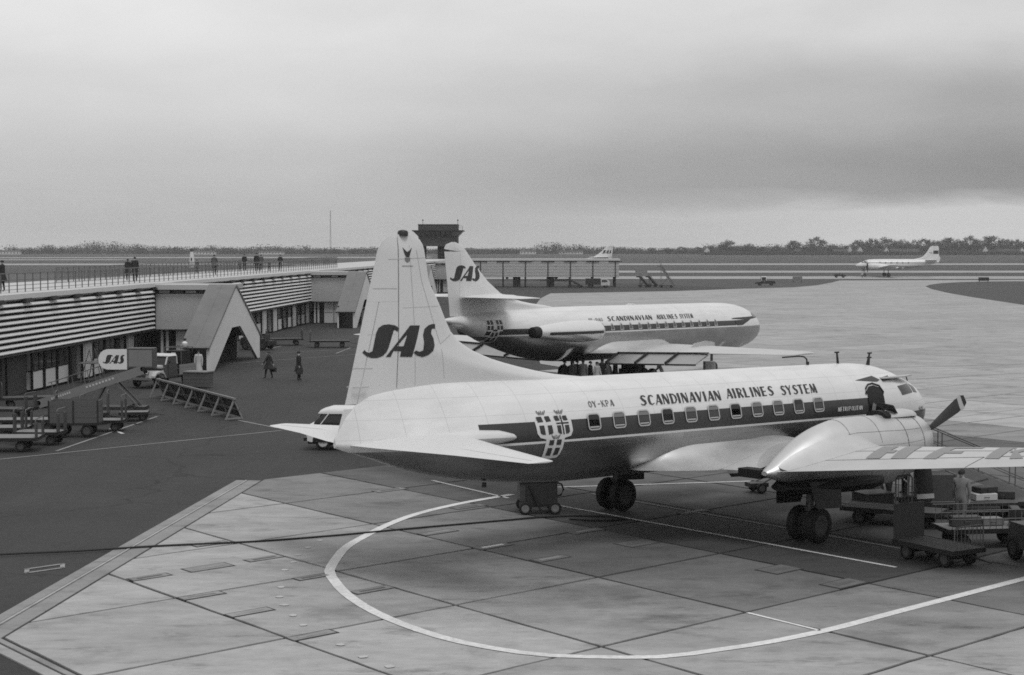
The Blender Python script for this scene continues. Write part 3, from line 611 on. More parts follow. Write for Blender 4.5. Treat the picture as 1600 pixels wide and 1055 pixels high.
def fuselage(parent, rows, m, n=44, step=.3, name='fuselage'):
    rows = expand(rows); xs = [r[0] for r in rows]; X = np.unique(np.r_[np.arange(min(xs), max(xs), step), xs]); V_ = cr(X, rows); mb = MB(); rings = []
    for x, (zb, zc, zt, hw, e) in zip(X, V_):
        rg = []
        for t in np.linspace(0, 2*math.pi, n, endpoint=False):
            s_, c_ = math.sin(t), math.cos(t); k = 2/e if c_ > 0 else 1
            rg.append((x, hw*math.copysign(abs(s_)**k, s_), zc+((zt-zc)*abs(c_)**k if c_ > 0 else (zc-zb)*c_)))
        rings.append(rg)
    mb.loft(rings); return fixn(mb.build(name, m, parent, 50))
AF = [(1, 0), (.9, .22), (.75, .5), (.6, .75), (.45, .93), (.3, 1.0), (.18, .93), (.09, .74), (.03, .46), (.008, .24), (0, 0)]
def wing(parent, st, m, name='wing', lower=.62, tipr=True, inc=0.0):
    """st rows: (Y, Xle, Xte, z, half thickness)"""
    rings = []; S = list(st)
    if tipr:
        y, a, b, z, t = S[-1]; sg = 1 if y > 0 else -1; c = a-b
        S += [(y+sg*c*.10, a-c*.06, b+c*.02, z+.01, t*.75), (y+sg*c*.17, a-c*.20, b+c*.08, z+.015, t*.35)]
    for y, le, te, z, t in S:
        c = le-te; up = [(le-c*x, y, z+t*q+inc*c*(1-x)) for x, q in AF]; lo = [(le-c*x, y, z-t*lower*q+inc*c*(1-x)) for x, q in AF[::-1][1:-1]]
        rings.append(up+lo)
    mb = MB(); mb.loft(rings); return fixn(mb.build(name, m, parent, 40))
def fin_fn(le, te, tmax, blunt=1.0):
    LE = np.array(sorted(le, key=lambda q: q[1])); TE = np.array(sorted(te, key=lambda q: q[1]))
    def xle(z): return np.interp(z, LE[:, 1], LE[:, 0])
    def xte(z): return np.interp(z, TE[:, 1], TE[:, 0])
    def half(X, z):
        a, b = xle(z), xte(z); d = max(0, a-X); c = max(a-b, .05); tm = tmax(z); k = min(blunt, c*.4)
        t = tm*math.sqrt(min(1, d/k)) if d < k else tm*max(.06, 1-((d-k)/max(c-k, .05))**1.25)
        return t
    return xle, xte, half
def fin_part(parent, name, half, x0, x1, z0, z1, m, nz=26, nx=16, zlow=None):
    """piece of a fin between x0(z) (front) and x1(z) (rear)"""
    rings = []
    for z in np.linspace(z0, z1, nz):
        a, b = x0(z), x1(z); s_ = (1-np.cos(np.linspace(0, math.pi/2, nx)))
        X = [a-(a-b)*k for k in s_]
        zz = (lambda X_: z) if zlow is None else (lambda X_: z)
        rings.append([(x, half(x, z), z) for x in X]+[(x, -half(x, z), z) for x in X[::-1]])
    mb = MB(); mb.loft(rings); return fixn(mb.build(name, m, parent, 40))
def decal(name, polys, mapper, m, parent, cuts=4):
    bm = bmesh.new()
    for poly in polys:
        vs_ = [bm.verts.new((p[0], 0, p[1])) for p in poly]; bm.faces.new(vs_)
    bmesh.ops.triangulate(bm, faces=bm.faces[:])
    if cuts: bmesh.ops.subdivide_edges(bm, edges=bm.edges[:], cuts=cuts, use_grid_fill=True)
    for v in bm.verts: v.co = mapper(v.co.x, v.co.z)
    me = bpy.data.meshes.new(name); bm.to_mesh(me); bm.free(); me.materials.append(MAT[m]); return link(name, me, parent)
def strip_poly(pts, ws):
    P = [np.array(p, float) for p in pts]; n = len(P); Lh, Rh = [], []
    for k in range(n):
        d = P[min(k+1, n-1)]-P[max(k-1, 0)]; d /= np.linalg.norm(d)+1e-9; q = vec(-d[1], d[0])*ws[k]/2; Lh.append(P[k]+q); Rh.append(P[k]-q)
    return [[tuple(Lh[k]), tuple(Lh[k+1]), tuple(Rh[k+1]), tuple(Rh[k])] for k in range(n-1)]
TH, TN = .21, .095
GL = {'S': [([(.60,.83),(.46,.95),(.26,.93),(.17,.76),(.28,.57),(.44,.42),(.48,.22),(.34,.06),(.14,.07),(.03,.2)], [.07,.1,.15,.2,.22,.22,.2,.14,.1,.06])],
 'C': [([(.58,.80),(.44,.95),(.24,.9),(.14,.66),(.12,.4),(.18,.14),(.36,.05),(.56,.17)], [.08,.1,.16,.21,.21,.17,.1,.07])],
 'A': [([(.02,0),(.36,1)], [TN]*2), ([(.38,1),(.52,0)], [TH]*2), ([(.12,.3),(.46,.3)], [.08]*2)],
 'N': [([(.05,0),(.05,1)], [TN]*2), ([(.09,.98),(.48,.02)], [TH]*2), ([(.52,0),(.52,1)], [TN]*2)],
 'D': [([(.12,0),(.12,1)], [TH]*2), ([(.12,.96),(.38,.92),(.54,.7),(.55,.35),(.42,.08),(.12,.04)], [.08,.1,.16,.16,.1,.08])],
 'I': [([(.12,0),(.12,1)], [TH]*2)], 'V': [([(.06,1),(.27,0)], [TH]*2), ([(.29,0),(.56,1)], [TN]*2)],
 'R': [([(.12,0),(.12,1)], [TH]*2), ([(.12,.95),(.4,.93),(.5,.75),(.4,.54),(.12,.5)], [.08,.1,.15,.1,.08]), ([(.28,.52),(.54,0)], [.17]*2)],
 'L': [([(.12,0),(.12,1)], [TH]*2), ([(.12,.05),(.5,.05)], [.1]*2)], 'E': [([(.12,0),(.12,1)], [TH]*2)]+[([(.12,h),(.5,h)], [.09]*2) for h in (.05,.5,.95)],
 'Y': [([(.04,1),(.27,.48)], [.18]*2), ([(.55,1),(.29,.5)], [TN]*2), ([(.27,.55),(.27,0)], [.18]*2)], 'T': [([(0,.95),(.56,.95)], [.1]*2), ([(.28,1),(.28,0)], [TH]*2)],
 'M': [([(.03,0),(.12,1)], [TN]*2), ([(.14,.98),(.34,.06)], [.18]*2), ([(.36,.06),(.56,1)], [TN]*2), ([(.58,1),(.64,0)], [TH]*2)],
 'O': [([(.3,.97),(.1,.75),(.1,.25),(.3,.03),(.5,.25),(.5,.75),(.3,.97)], [.12]*7)], 'K': [([(.1,0),(.1,1)], [.12]*2), ([(.5,1),(.12,.45)], [.11]*2), ([(.25,.6),(.52,0)], [.12]*2)],
 'P': [([(.1,0),(.1,1)], [.12]*2), ([(.1,.95),(.4,.93),(.5,.73),(.4,.5),(.1,.46)], [.11]*5)], '-': [([(.08,.48),(.46,.48)], [.12]*2)], 'G': [([(.55,.8),(.4,.95),(.2,.9),(.1,.5),(.2,.1),(.4,.05),(.55,.2),(.55,.45),(.35,.45)], [.12]*9)]}
def text_polys(txt, x0, x1, z0, h, shear=.2, gap=.34, flip=1, split=False):
    letters = []
    adv = {'I': .28, ' ': .62, 'M': .74, '-': .55}; polys = []; pen = 0
    W_ = sum(adv.get(c, .6)+(.0 if c == ' ' else gap*.35) for c in txt)
    k = (x1-x0)/W_
    for c in txt:
        polys = []; letters.append(polys)
        for pts, ws in GL.get(c, []):
            for q in strip_poly(pts, ws): polys.append([(x0+k*(pen+px)+flip*shear*h*py, z0+h*py) for px, py in q])
        pen += adv.get(c, .6)+(.0 if c == ' ' else gap*.35)
    return [q for q in letters if q] if split else sum(letters, [])
def text(name, txt, x0, x1, z0, h, mapper, m, parent, shear=.2):
    for lp in text_polys(txt, x0, x1, z0, h, shear, split=True): decal(name, lp, mapper, m, parent, 1)
# logo outlines in metres on the propeller airliner's fin
LOGO = [[(-11.648,5.961),(-11.608,6.051),(-11.727,6.116),(-11.907,6.146),(-12.075,6.131),(-12.198,6.062),(-12.266,5.947),(-12.294,5.813),(-12.284,5.679),(-12.307,5.572),(-12.379,5.489),(-12.479,5.451),(-12.556,5.48),(-12.6,5.526),(-12.661,5.461),(-12.551,5.377),(-12.413,5.324),(-12.236,5.319),(-12.068,5.368),(-11.961,5.464),(-11.904,5.588),(-11.892,5.723),(-11.914,5.836),(-11.903,5.926),(-11.835,5.992),(-11.739,6.008)],
 [(-11.283,6.109),(-10.984,6.104),(-11.2,5.32),(-11.566,5.331),(-11.532,5.475),(-11.451,5.59),(-11.364,5.892)],
 [(-11.283,6.109),(-11.364,5.892),(-11.673,5.596),(-11.764,5.481),(-11.844,5.334),(-11.984,5.338)],
 [(-11.673,5.596),(-11.451,5.59),(-11.532,5.475),(-11.764,5.481)],
 [(-10.453,6.127),(-10.465,6.016),(-10.541,6.022),(-10.612,5.978),(-10.624,5.914),(-10.531,5.774),(-10.502,5.598),(-10.561,5.462),(-10.708,5.351),(-10.883,5.306),(-11.056,5.352),(-11.165,5.424),(-11.09,5.476),(-10.986,5.441),(-10.882,5.471),(-10.829,5.57),(-10.858,5.722),(-10.88,5.859),(-10.828,6.014),(-10.687,6.103),(-10.559,6.133)]]
def logo(parent, mapper, x0, x1, z0, h, m='letter_dark', flip=False, name='logo_letter', cuts=4):
    groups = [[LOGO[0]], LOGO[1:4], [LOGO[4]]]
    cx = (-12.661-10.453)/2
    for gpolys in groups:
        P = []
        for poly in gpolys:
            P.append([(x0+(x1-x0)*((2*cx-p[0] if False else p[0])+12.661)/2.208, z0+h*(p[1]-5.306)/.84) for p in poly])
        if flip: P = [[(x0+x1-x, z) for x, z in poly] for poly in P]; 
        decal(name, P, mapper, m, parent, cuts)
def livery(name, zs, stripe, white_below, xcut, metal=.58, lines=None, low=None, seamx=1.15):
    """painted top, dark band, bare metal belly, all as flat print on the skin; panel seams as fine lines"""
    m = bpy.data.materials.new(name); m.use_nodes = True; t = m.node_tree; b = t.nodes['Principled BSDF']
    c = N(t, 'ShaderNodeTexCoord'); s_ = N(t, 'ShaderNodeSeparateXYZ'); t.links.new(c.outputs['Object'], s_.inputs[0]); X, Y, Z = s_.outputs
    def step(v, e): return Mth(t, 'GREATER_THAN', v, e)
    top = step(Z, zs)
    band = Mth(t, 'MULTIPLY', Mth(t, 'MULTIPLY', step(Z, stripe[0]), Mth(t, 'LESS_THAN', Z, stripe[1])), Mth(t, 'MULTIPLY', step(X, xcut[0]), Mth(t, 'LESS_THAN', Mth(t, 'MULTIPLY_ADD', Z, -1.2, X), xcut[1]-1.2*(stripe[0]+stripe[1])/2)))
    n = N(t, 'ShaderNodeTexNoise'); n.inputs['Scale'].default_value = 1.1; n.inputs['Detail'].default_value = 5; t.links.new(c.outputs['Object'], n.inputs['Vector'])
    mp = N(t, 'ShaderNodeMapping'); mp.inputs['Scale'].default_value = (.35, 2.5, 2.5); t.links.new(c.outputs['Object'], mp.inputs[0])
    n2 = N(t, 'ShaderNodeTexNoise'); n2.inputs['Scale'].default_value = 1.6; n2.inputs['Detail'].default_value = 6; t.links.new(mp.outputs[0], n2.inputs['Vector'])
    wear = Mth(t, 'MULTIPLY', Mth(t, 'MULTIPLY_ADD', Mth(t, 'SUBTRACT', n.outputs['Fac'], .5), .20, 1.0), Mth(t, 'MULTIPLY_ADD', Mth(t, 'SUBTRACT', n2.outputs['Fac'], .5), .26, 1.0))
    fr = Mth(t, 'FRACT', Mth(t, 'DIVIDE', Mth(t, 'ADD', X, 100.3), seamx)); seam = Mth(t, 'LESS_THAN', fr, .016/seamx)
    fz = Mth(t, 'FRACT', Mth(t, 'DIVIDE', Mth(t, 'ADD', Z, 20.17), .47)); seamz = Mth(t, 'LESS_THAN', fz, .02)
    sm = Mth(t, 'MAXIMUM', seam, seamz); seamf = Mth(t, 'SUBTRACT', 1.0, Mth(t, 'MULTIPLY', sm, .22))
    def mix(f, a, b_):
        q = N(t, 'ShaderNodeMix', data_type='FLOAT'); t.links.new(f, q.inputs[0])
        for i, v in ((2, a), (3, b_)):
            if isinstance(v, (int, float)): q.inputs[i].default_value = v
            else: t.links.new(v, q.inputs[i])
        return q.outputs[0]
    # bare skin sheets take slightly different tones
    cellx = Mth(t, 'FLOOR', Mth(t, 'DIVIDE', Mth(t, 'ADD', X, 100.3), seamx)); cellz = Mth(t, 'FLOOR', Mth(t, 'DIVIDE', Mth(t, 'ADD', Z, 20.17), .47))
    wn = N(t, 'ShaderNodeTexWhiteNoise', noise_dimensions='2D'); cb = N(t, 'ShaderNodeCombineXYZ'); t.links.new(cellx, cb.inputs[0]); t.links.new(cellz, cb.inputs[1]); t.links.new(cb.outputs[0], wn.inputs['Vector'])
    sheetf = Mth(t, 'MULTIPLY_ADD', wn.outputs['Value'], .16, .92)
    col = mix(top, Mth(t, 'MULTIPLY', sheetf, metal), .62); col = mix(band, col, .028)
    col = Mth(t, 'MULTIPLY', Mth(t, 'MULTIPLY', col, wear), seamf)
    paint = Mth(t, 'MAXIMUM', top, band)
    cc = N(t, 'ShaderNodeCombineColor')
    for i in range(3): t.links.new(col, cc.inputs[i])
    t.links.new(cc.outputs[0], b.inputs['Base Color']); t.links.new(Mth(t, 'SUBTRACT', 1.0, paint), b.inputs['Metallic'])
    ro = mix(paint, Mth(t, 'MULTIPLY_ADD', n2.outputs['Fac'], .22, .22), .36); t.links.new(ro, b.inputs['Roughness'])
    bp = N(t, 'ShaderNodeBump'); bp.inputs['Strength'].default_value = .35; bp.inputs['Distance'].default_value = .03
    n3 = N(t, 'ShaderNodeTexNoise'); n3.inputs['Scale'].default_value = 2.4; n3.inputs['Detail'].default_value = 2; t.links.new(c.outputs['Object'], n3.inputs['Vector'])
    t.links.new(Mth(t, 'SUBTRACT', n3.outputs['Fac'], Mth(t, 'MULTIPLY', sm, .12)), bp.inputs['Height']); t.links.new(bp.outputs[0], b.inputs['Normal'])
    MAT[name] = m; return m
def patch(name, poly, side, m, parent, off, sg=-1, cuts=2): return decal(name, [poly], lambda x, z: side(x, z, sg, off), m, parent, cuts)
def rrect(w, h, r, n=4):
    P = []
    for cx, cz, a0 in ((w/2-r, h/2-r, 0), (-w/2+r, h/2-r, 90), (-w/2+r, -h/2+r, 180), (w/2-r, -h/2+r, 270)):
        P += [(cx+r*math.cos(R(a0+90*k/n)), cz+r*math.sin(R(a0+90*k/n))) for k in range(n+1)]
    return P
def blade_mesh(L_, w):
    mb = MB(); rings = []
    for s_ in (.06, .14, .25, .4, .6, .8, .93, .99):
        ww = w*(.35 if s_ < .1 else .62 if s_ < .2 else .9 if s_ < .3 else 1.0 if s_ < .9 else .86 if s_ < .95 else .55); th = .11*(1-s_)+.018; tw_ = R(62-45*s_)
        c_, sn = math.cos(tw_), math.sin(tw_); rings.append([(a*sn*ww/2-b*c_*th/2, a*c_*ww/2+b*sn*th/2, s_*L_) for a, b in ((-1, 0), (-.4, .8), (.3, .7), (1, 0), (.3, -.6), (-.4, -.7))])
    mb.loft(rings); o = mb.build('blade', 'dark_metal'); fixn(o); me = o.data; bpy.data.objects.remove(o)
    m2 = MB(); k = [(.84, 1.04), (.88, 1.04), (.90, 1.0), (.955, .9)]; rings = []
    for s_ in (.86, .93):
        ww = w*1.03; th = .11*(1-s_)+.03; tw_ = R(62-45*s_); c_, sn = math.cos(tw_), math.sin(tw_)
        rings.append([(a*sn*ww/2-b*c_*th/2, a*c_*ww/2+b*sn*th/2, s_*L_) for a, b in ((-1, 0), (-.4, .9), (.3, .8), (1, 0), (.3, -.8), (-.4, -.9))])
    m2.loft(rings); o = m2.build('tip_band', 'light_paint'); fixn(o); me2 = o.data; bpy.data.objects.remove(o)
    return me, me2
# ================================================================== the propeller airliner
CV = thing('propeller_airliner', 'large white and bare metal twin propeller airliner parked in the foreground', 'airliner', (5.765, 49.567, 0), R(41.34), ry=.014)
CVR = [(10.46, 2.86, 2.94, .03), (10.40, 2.64, 3.12, .2), (10.25, 2.47, 3.33, .40), (10.0, 2.28, 3.62, .62), (9.5, 2.06, 3.92, .88), (8.9, 1.93, 4.14, 1.07), (8.2, 1.84, 4.36, 1.22), (7.4, 1.80, 4.52, 1.32), (6.4, 1.78, 4.59, 1.39), (5.0, 1.78, 4.60, 1.41), (0, 1.78, 4.60, 1.41), (-5.5, 1.78, 4.60, 1.41),
       (-7, 1.83, 3.19, 4.61, 1.37, 1.9), (-8.5, 1.96, 3.20, 4.64, 1.27, 1.65), (-10, 2.17, 3.20, 4.66, 1.08, 1.4), (-11.3, 2.46, 3.22, 4.58, .80, 1.25), (-12.4, 2.83, 3.24, 4.42, .46, 1.15), (-13.1, 3.04, 3.24, 3.95, .22, 1.1), (-13.46, 3.16, 3.25, 3.4, .05, 1.1)]
cf, cside = fuse_fn(CVR)
livery('livery_prop', 3.03, (3.09, 3.60), .06, (-9.75, 6.1), .30)  # belly metal darker than the wings, shaded ground reflection put into its tone
F = fuselage(CV, CVR, 'livery_prop')
# fin, rudder, tab
le = [(-5.0, 4.60), (-5.82, 4.645), (-6.6, 4.76), (-7.22, 4.88), (-7.9, 5.03), (-8.57, 5.21), (-9.2, 5.45), (-9.6, 5.68), (-9.86, 5.93), (-10.07, 6.38), (-10.58, 7.19), (-10.70, 7.8), (-10.76, 8.08), (-10.84, 8.22), (-10.98, 8.33), (-11.15, 8.38)]
le += [(-10.02, 6.2), (-10.22, 6.6), (-10.40, 6.9)]; le = [q for q in le if q != (-10.07, 6.38)]
te = [(-13.47, 3.2), (-13.12, 4.3), (-12.52, 6.72), (-12.20, 7.98), (-12.10, 8.16), (-11.95, 8.28), (-11.75, 8.36), (-11.6, 8.38)]
tmx = lambda z: np.interp(z, [3.0, 4.6, 5.5, 8.0, 8.38], [.20, .19, .17, .10, .03])
xle, xte, half = fin_fn(le, te, tmx, 1.3)
HX = -11.62
fin_part(CV, 'fin', half, xle, lambda z: max(HX+.02, xte(z)) if z < 8.3 else xle(z)-(xle(z)-xte(z))*.9, 3.6, 8.375, 'white_paint', 40, 22)
fin_part(CV, 'tail_cone', half, lambda z: HX-.0, xte, 3.35, 4.09, 'white_paint', 8)
fin_part(CV, 'rudder', half, lambda z: HX-.012, lambda z: xte(z)+.36, 4.12, 6.70, 'white_paint', 20)
fin_part(CV, 'rudder', half, lambda z: HX-.012, xte, 6.703, 8.30, 'white_paint', 14)
fin_part(CV, 'rudder_tab', half, lambda z: xte(z)+.335, xte, 4.2, 6.70, 'white_paint', 16, 8)
mb = MB(); mb.bar((-12.55, -.13, 4.62), (-13.0, -.13, 4.62), .05, .03); mb.bar((-12.55, .13, 4.62), (-13.0, .13, 4.62), .05, .03); mb.build('tab_rod', 'light_paint', CV)
fmap = lambda x, z: (x, -(half(x, z)+.012), z)
logo(CV, fmap, -12.661, -10.453, 5.306, .84)
# seams and small marks on the fin
for nm, pts, w in (('fin_seam', [(-11.28, 8.1), (-11.05, 4.6)], .013), ('fin_seam', [(-12.35, 7.03), (-11.66, 7.03)], .014), ('fin_seam', [(-12.96, 5.08), (-12.35, 5.06)], .012), ('fin_seam', [(-11.05, 8.0), (-10.87, 7.2)], .012), ('fin_seam', [(-10.87, 7.2), (-10.30, 5.62)], .012),
        ('fin_seam', [(-10.30, 5.62), (-9.90, 5.86)], .012), ('fin_seam', [(-10.28, 5.5), (-10.15, 4.75)], .010), ('fin_seam', [(-11.9, 7.75), (-10.75, 7.8)], .010), ('fin_seam', [(-11.5, 6.55), (-10.3, 6.58)], .007), ('fin_seam', [(-12.5, 5.9), (-11.7, 5.9)], .005)):
    decal(nm, strip_poly(pts, [w, w]), lambda x, z: (x, -(half(x, z)+.006), z), 'seam', CV, 5)
for poly, m in (([(-11.50, 8.06), (-11.44, 8.0), (-11.36, 7.94), (-11.26, 8.0), (-11.2, 8.06), (-11.27, 7.9), (-11.29, 7.82), (-11.40, 7.82), (-11.44, 7.9)], 'letter_dark'), ([(-11.44, 7.80), (-11.26, 7.80), (-11.28, 7.72), (-11.35, 7.68), (-11.42, 7.72)], 'grey_paint'), ([(-11.52, 7.6), (-11.18, 7.6), (-11.18, 7.585), (-11.52, 7.585)], 'grey_paint')):
    decal('emblem', [poly], fmap, m, CV, 2)
mb = MB(); mb.tube([(-11.42, 0, 8.34), (-11.42, 0, 8.43), (-11.42, 0, 8.47), (-11.42, 0, 8.49)], [.13, .135, .11, .04], 14); mb.build('beacon_lamp', 'dark_paint', CV)
# tailplane
for sg in (-1, 1):
    wing(CV, [(sg*.15, -9.5, -13.15, 3.22, .24), (sg*1.0, -9.95, -13.0, 3.22, .20), (sg*3.2, -10.62, -12.30, 3.20, .12), (sg*5.25, -11.12, -11.85, 3.18, .05)], 'white_paint', 'tailplane')
    P = [(-11.9, sg*1.15, 3.335), (-11.62, sg*5.1, 3.212)]
    mb = MB(); mb.tube(P, .008, 5); mb.build('elevator_hinge', 'steel_grey', CV)
    mb = MB(); rows = [(-8.55, .01, 3.22), (-8.75, .12, 3.25), (-9.2, .22, 3.27), (-10, .26, 3.28), (-11.2, .20, 3.28), (-12.6, .06, 3.26)]
    mb.loft([[(x, sg*(cf(x)[2]*.93+r_*math.cos(t)*1.15), z+r_*.8*math.sin(t)) for t in np.linspace(0, 2*math.pi, 14, endpoint=False)] for x, r_, z in rows]); fixn(mb.build('tail_fairing', 'white_paint', CV))
# wings with flap, nacelles, propellers, legs
WINC = .055
wz = lambda Y: 2.06+.113*max(0, abs(Y)-3.6)
bme, bme2 = blade_mesh(2.0, .50)
for sg in (-1, 1):
    wing(CV, [(sg*.6, 2.45, -2.75, wz(.6), .44), (sg*1.5, 2.38, -2.7, wz(1.5), .43), (sg*2.2, 2.3, -2.3, wz(2.2), .42), (sg*3.0, 2.15, -1.9, wz(3.0), .40), (sg*3.8, 2.0, -1.72, wz(3.8), .38), (sg*8, 1.62, -1.36, wz(8), .29), (sg*12, 1.26, -1.0, wz(12), .20), (sg*15.3, .95, -.72, wz(15.3), .12)], 'bare_metal', 'wing', inc=WINC)
    def wtop(X, Y):
        ys = [.6, 1.5, 2.2, 3.0, 3.8, 8, 12, 15.3]; le_ = np.interp(abs(Y), ys, [2.45, 2.38, 2.3, 2.15, 2.0, 1.62, 1.26, .95]); te_ = np.interp(abs(Y), ys, [-2.75, -2.7, -2.3, -1.9, -1.72, -1.36, -1, -.72]); tt = np.interp(abs(Y), ys, [.44, .43, .42, .40, .38, .29, .20, .12])
        return wz(Y)+WINC*(X-te_)+tt*np.interp((le_-X)/(le_-te_), [z_[0] for z_ in AF[::-1]], [z_[1] for z_ in AF[::-1]])
    # wing to body fillet: concave sweep that trails off along the body
    rings = []
    for X in np.linspace(-4.1, 2.35, 26):
        f = (X+4.1)/6.45; kk = math.sin(min(1, f/.34)*math.pi/2); fall = 1 if X < .6 else max(0, 1-(X-.6)/1.75)**.7
        zf = 2.02+.56*kk*fall+.06*kk; a = np.array(cside(X, zf, sg, -.01)); yb = 1.33+(1.15*kk if X < 1 else 1.15*max(.12, 1-(X-1)/1.5))
        tr = np.interp(yb, [1.5, 2.2, 3.0], [-2.7, -2.3, -1.9])
        b_ = vec(X, sg*yb, (wtop(X, yb) if X > tr else wz(yb)-.015)+.004); mid = vec(X, sg*(1.36+.10*kk), (b_[2]*.8+a[2]*.2)); rings.append([tuple((1-t)**2*a+2*t*(1-t)*mid+t*t*b_) for t in np.linspace(0, 1, 10)])
    mb = MB(); mb.loft(rings, False, False); mb.build('wing_fillet', 'bare_metal', CV, 60)
    # flap line, walkway letters and tip tank vents on the upper skin
    for (xa, ya, xb, yb) in ((-.75, 4.7, -.35, 9.6), (-.35, 9.6, -1.2, 9.6), (-.3, 9.7, -.05, 14.9), (.2, 4.7, .35, 14)):
        mb = MB(); mb.tube([(xa+(xb-xa)*t, sg*(ya+(yb-ya)*t), wtop(xa+(xb-xa)*t, ya+(yb-ya)*t)) for t in np.linspace(0, 1, 14)], .008, 5); mb.build('wing_seam', 'dark_metal', CV)
    if sg < 0:
        # registration letters on the top of the starboard wing
        for pp in ([(.95, 5.6), (-.55, 6.1), (-.55, 6.55), (.95, 6.1)], [(.95, 6.35), (-.55, 6.9), (-.55, 7.35), (.95, 6.85)], [(.3, 6.0), (.3, 6.5), (.0, 6.6), (.0, 6.1)],
                   [(.95, 7.6), (-.55, 7.9), (-.55, 8.3), (.95, 8.05)], [(.95, 8.05), (.62, 8.1), (.62, 8.9), (.95, 8.8)], [(.25, 8.0), (-.02, 8.1), (-.02, 8.7), (.25, 8.6)],
                   [(.9, 9.3), (-.5, 9.7), (-.5, 10.1), (.9, 9.75)], [(.9, 9.75), (.65, 9.8), (-.45, 10.75), (-.5, 10.4)], [(.9, 10.2), (.9, 10.7), (.1, 10.3), (.1, 10.0)]):
            bm = bmesh.new(); bm.faces.new([bm.verts.new((x, y, 0)) for x, y in pp]); bmesh.ops.subdivide_edges(bm, edges=bm.edges[:], cuts=6, use_grid_fill=True)
            for v in bm.verts: v.co = (v.co.x, -v.co.y, wtop(v.co.x, v.co.y)+.012)
            me = bpy.data.meshes.new('wing_letter'); bm.to_mesh(me); bm.free(); me.materials.append(MAT['wing_grey']); link('wing_letter', me, CV)
    # nacelle
    Y0 = sg*3.81
    NR = [(4.98, 1.98, 3.20, .60), (4.90, 1.88, 3.28, .67), (4.6, 1.68, 3.32, .73), (4.0, 1.48, 3.34, .77), (3.2, 1.36, 3.37, .79), (2.4, 1.34, 3.40, .79), (1.4, 1.44, 3.40, .77), (.5, 1.52, 3.26, .70), (-.4, 1.64, 2.98, .57), (-1.1, 1.76, 2.62, .42), (-1.7, 1.9, 2.26, .24), (-1.95, 2.0, 2.12, .10)]
    xs = np.linspace(-1.95, 4.98, 40); V_ = cr(xs, NR); mb = MB()
    mb.loft([[(x, Y0+hw*math.sin(t), (zb+zt)/2+(zt-zb)/2*math.cos(t)) for t in np.linspace(0, 2*math.pi, 32, endpoint=False)] for x, (zb, zt, hw) in zip(xs, V_)]); nc = fixn(mb.build('nacelle', 'bare_metal', CV, 50))
    # nacelle blended into the wing on both flanks
    for s2 in (-1, 1):
        rings = []
        for X in np.linspace(-1.62, 2.2, 18):
            zb, zt, hw = cr(np.array([X]), NR)[0]; zc, hh = (zb+zt)/2, (zt-zb)/2; k = math.sin(math.pi*min(1, max(0, (X+1.9)/4.6)))**.6
            yb = Y0+s2*(hw+.75*k); zwb = wtop(X, abs(yb))+.003; za = min(zt-.06, wtop(X, abs(Y0))+.42*k); ya = Y0+s2*hw*math.sqrt(max(0, 1-((za-zc)/hh)**2))*.985
            A3, B3 = vec(X, ya, za), vec(X, yb, zwb); M3 = vec(X, ya*.62+yb*.38, zwb*.86+za*.14); rings.append([tuple((1-t)**2*A3+2*t*(1-t)*M3+t*t*B3) for t in np.linspace(0, 1, 8)])
        mb = MB(); mb.loft(rings, False, False); mb.build('nacelle_fillet', 'bare_metal', nc, 60)
    for zk in (.25, .62):
        pts = []
        for X in np.linspace(.2, 4.3, 16): zb, zt, hw = cr(np.array([X]), NR)[0]; zz = (zb+zt)/2+(zt-zb)/2*zk; pts.append((X, Y0-(hw*math.sqrt(1-zk*zk)+.003), zz))
        mb = MB(); mb.tube(pts, .004, 5); mb.build('panel_seam', 'steel_grey', nc)
    for xr in (1.0, 2.3):
        zb, zt, hw = cr(np.array([xr]), NR)[0]; mb = MB(); mb.tube([(xr, Y0+(hw+.003)*math.sin(t), (zb+zt)/2+((zt-zb)/2+.003)*math.cos(t)) for t in np.linspace(-1.25, 1.25, 21)], .004, 5, False); mb.build('panel_seam', 'steel_grey', nc)
    # cowl ring seam, intake, scoop, cowl flaps, augmentor outlets
    for xr in (3.55, 4.35):
        zb, zt, hw = cr(np.array([xr]), NR)[0]; mb = MB(); mb.tube([(xr, Y0+(hw+.004)*math.sin(t), (zb+zt)/2+((zt-zb)/2+.004)*math.cos(t)) for t in np.linspace(0, 2*math.pi, 41)], .007, 5, False); mb.build('cowl_seam', 'steel_grey', nc)
    mb = MB(); mb.loft([[(x, Y0+r_*math.sin(t), 2.60+r_*math.cos(t)) for t in np.linspace(0, 2*math.pi, 24, endpoint=False)] for x, r_ in ((4.95, .56), (5.0, .52), (4.99, .1))]); fixn(mb.build('engine_face', 'black', nc))
    mb = MB(); rows = [(4.7, .02), (4.55, .10), (4.2, .13), (3.6, .12), (2.9, .03)]
    mb.loft([[(x, Y0+.30*math.sin(t)*(.6+.4*(r_ > .05)), 3.32+r_*1.6*max(0, math.cos(t))+r_*.3*min(0, math.cos(t))) for t in np.linspace(0, 2*math.pi, 16, endpoint=False)] for x, r_ in rows]); fixn(mb.build('air_scoop', 'bare_metal', nc))
    mb = MB(); mb.add([(3.62, Y0-sg*.10, 3.50), (3.62, Y0+sg*.30, 3.44), (3.40, Y0+sg*.30, 3.68), (3.40, Y0-sg*.10, 3.72), (3.60, Y0-sg*.10, 3.48), (3.60, Y0+sg*.30, 3.42), (3.38, Y0+sg*.30, 3.66), (3.38, Y0-sg*.10, 3.70)], [(0, 1, 2, 3), (7, 6, 5, 4), (0, 4, 5, 1), (1, 5, 6, 2), (2, 6, 7, 3), (3, 7, 4, 0)]); mb.build('cowl_flap', 'dark_metal', nc)
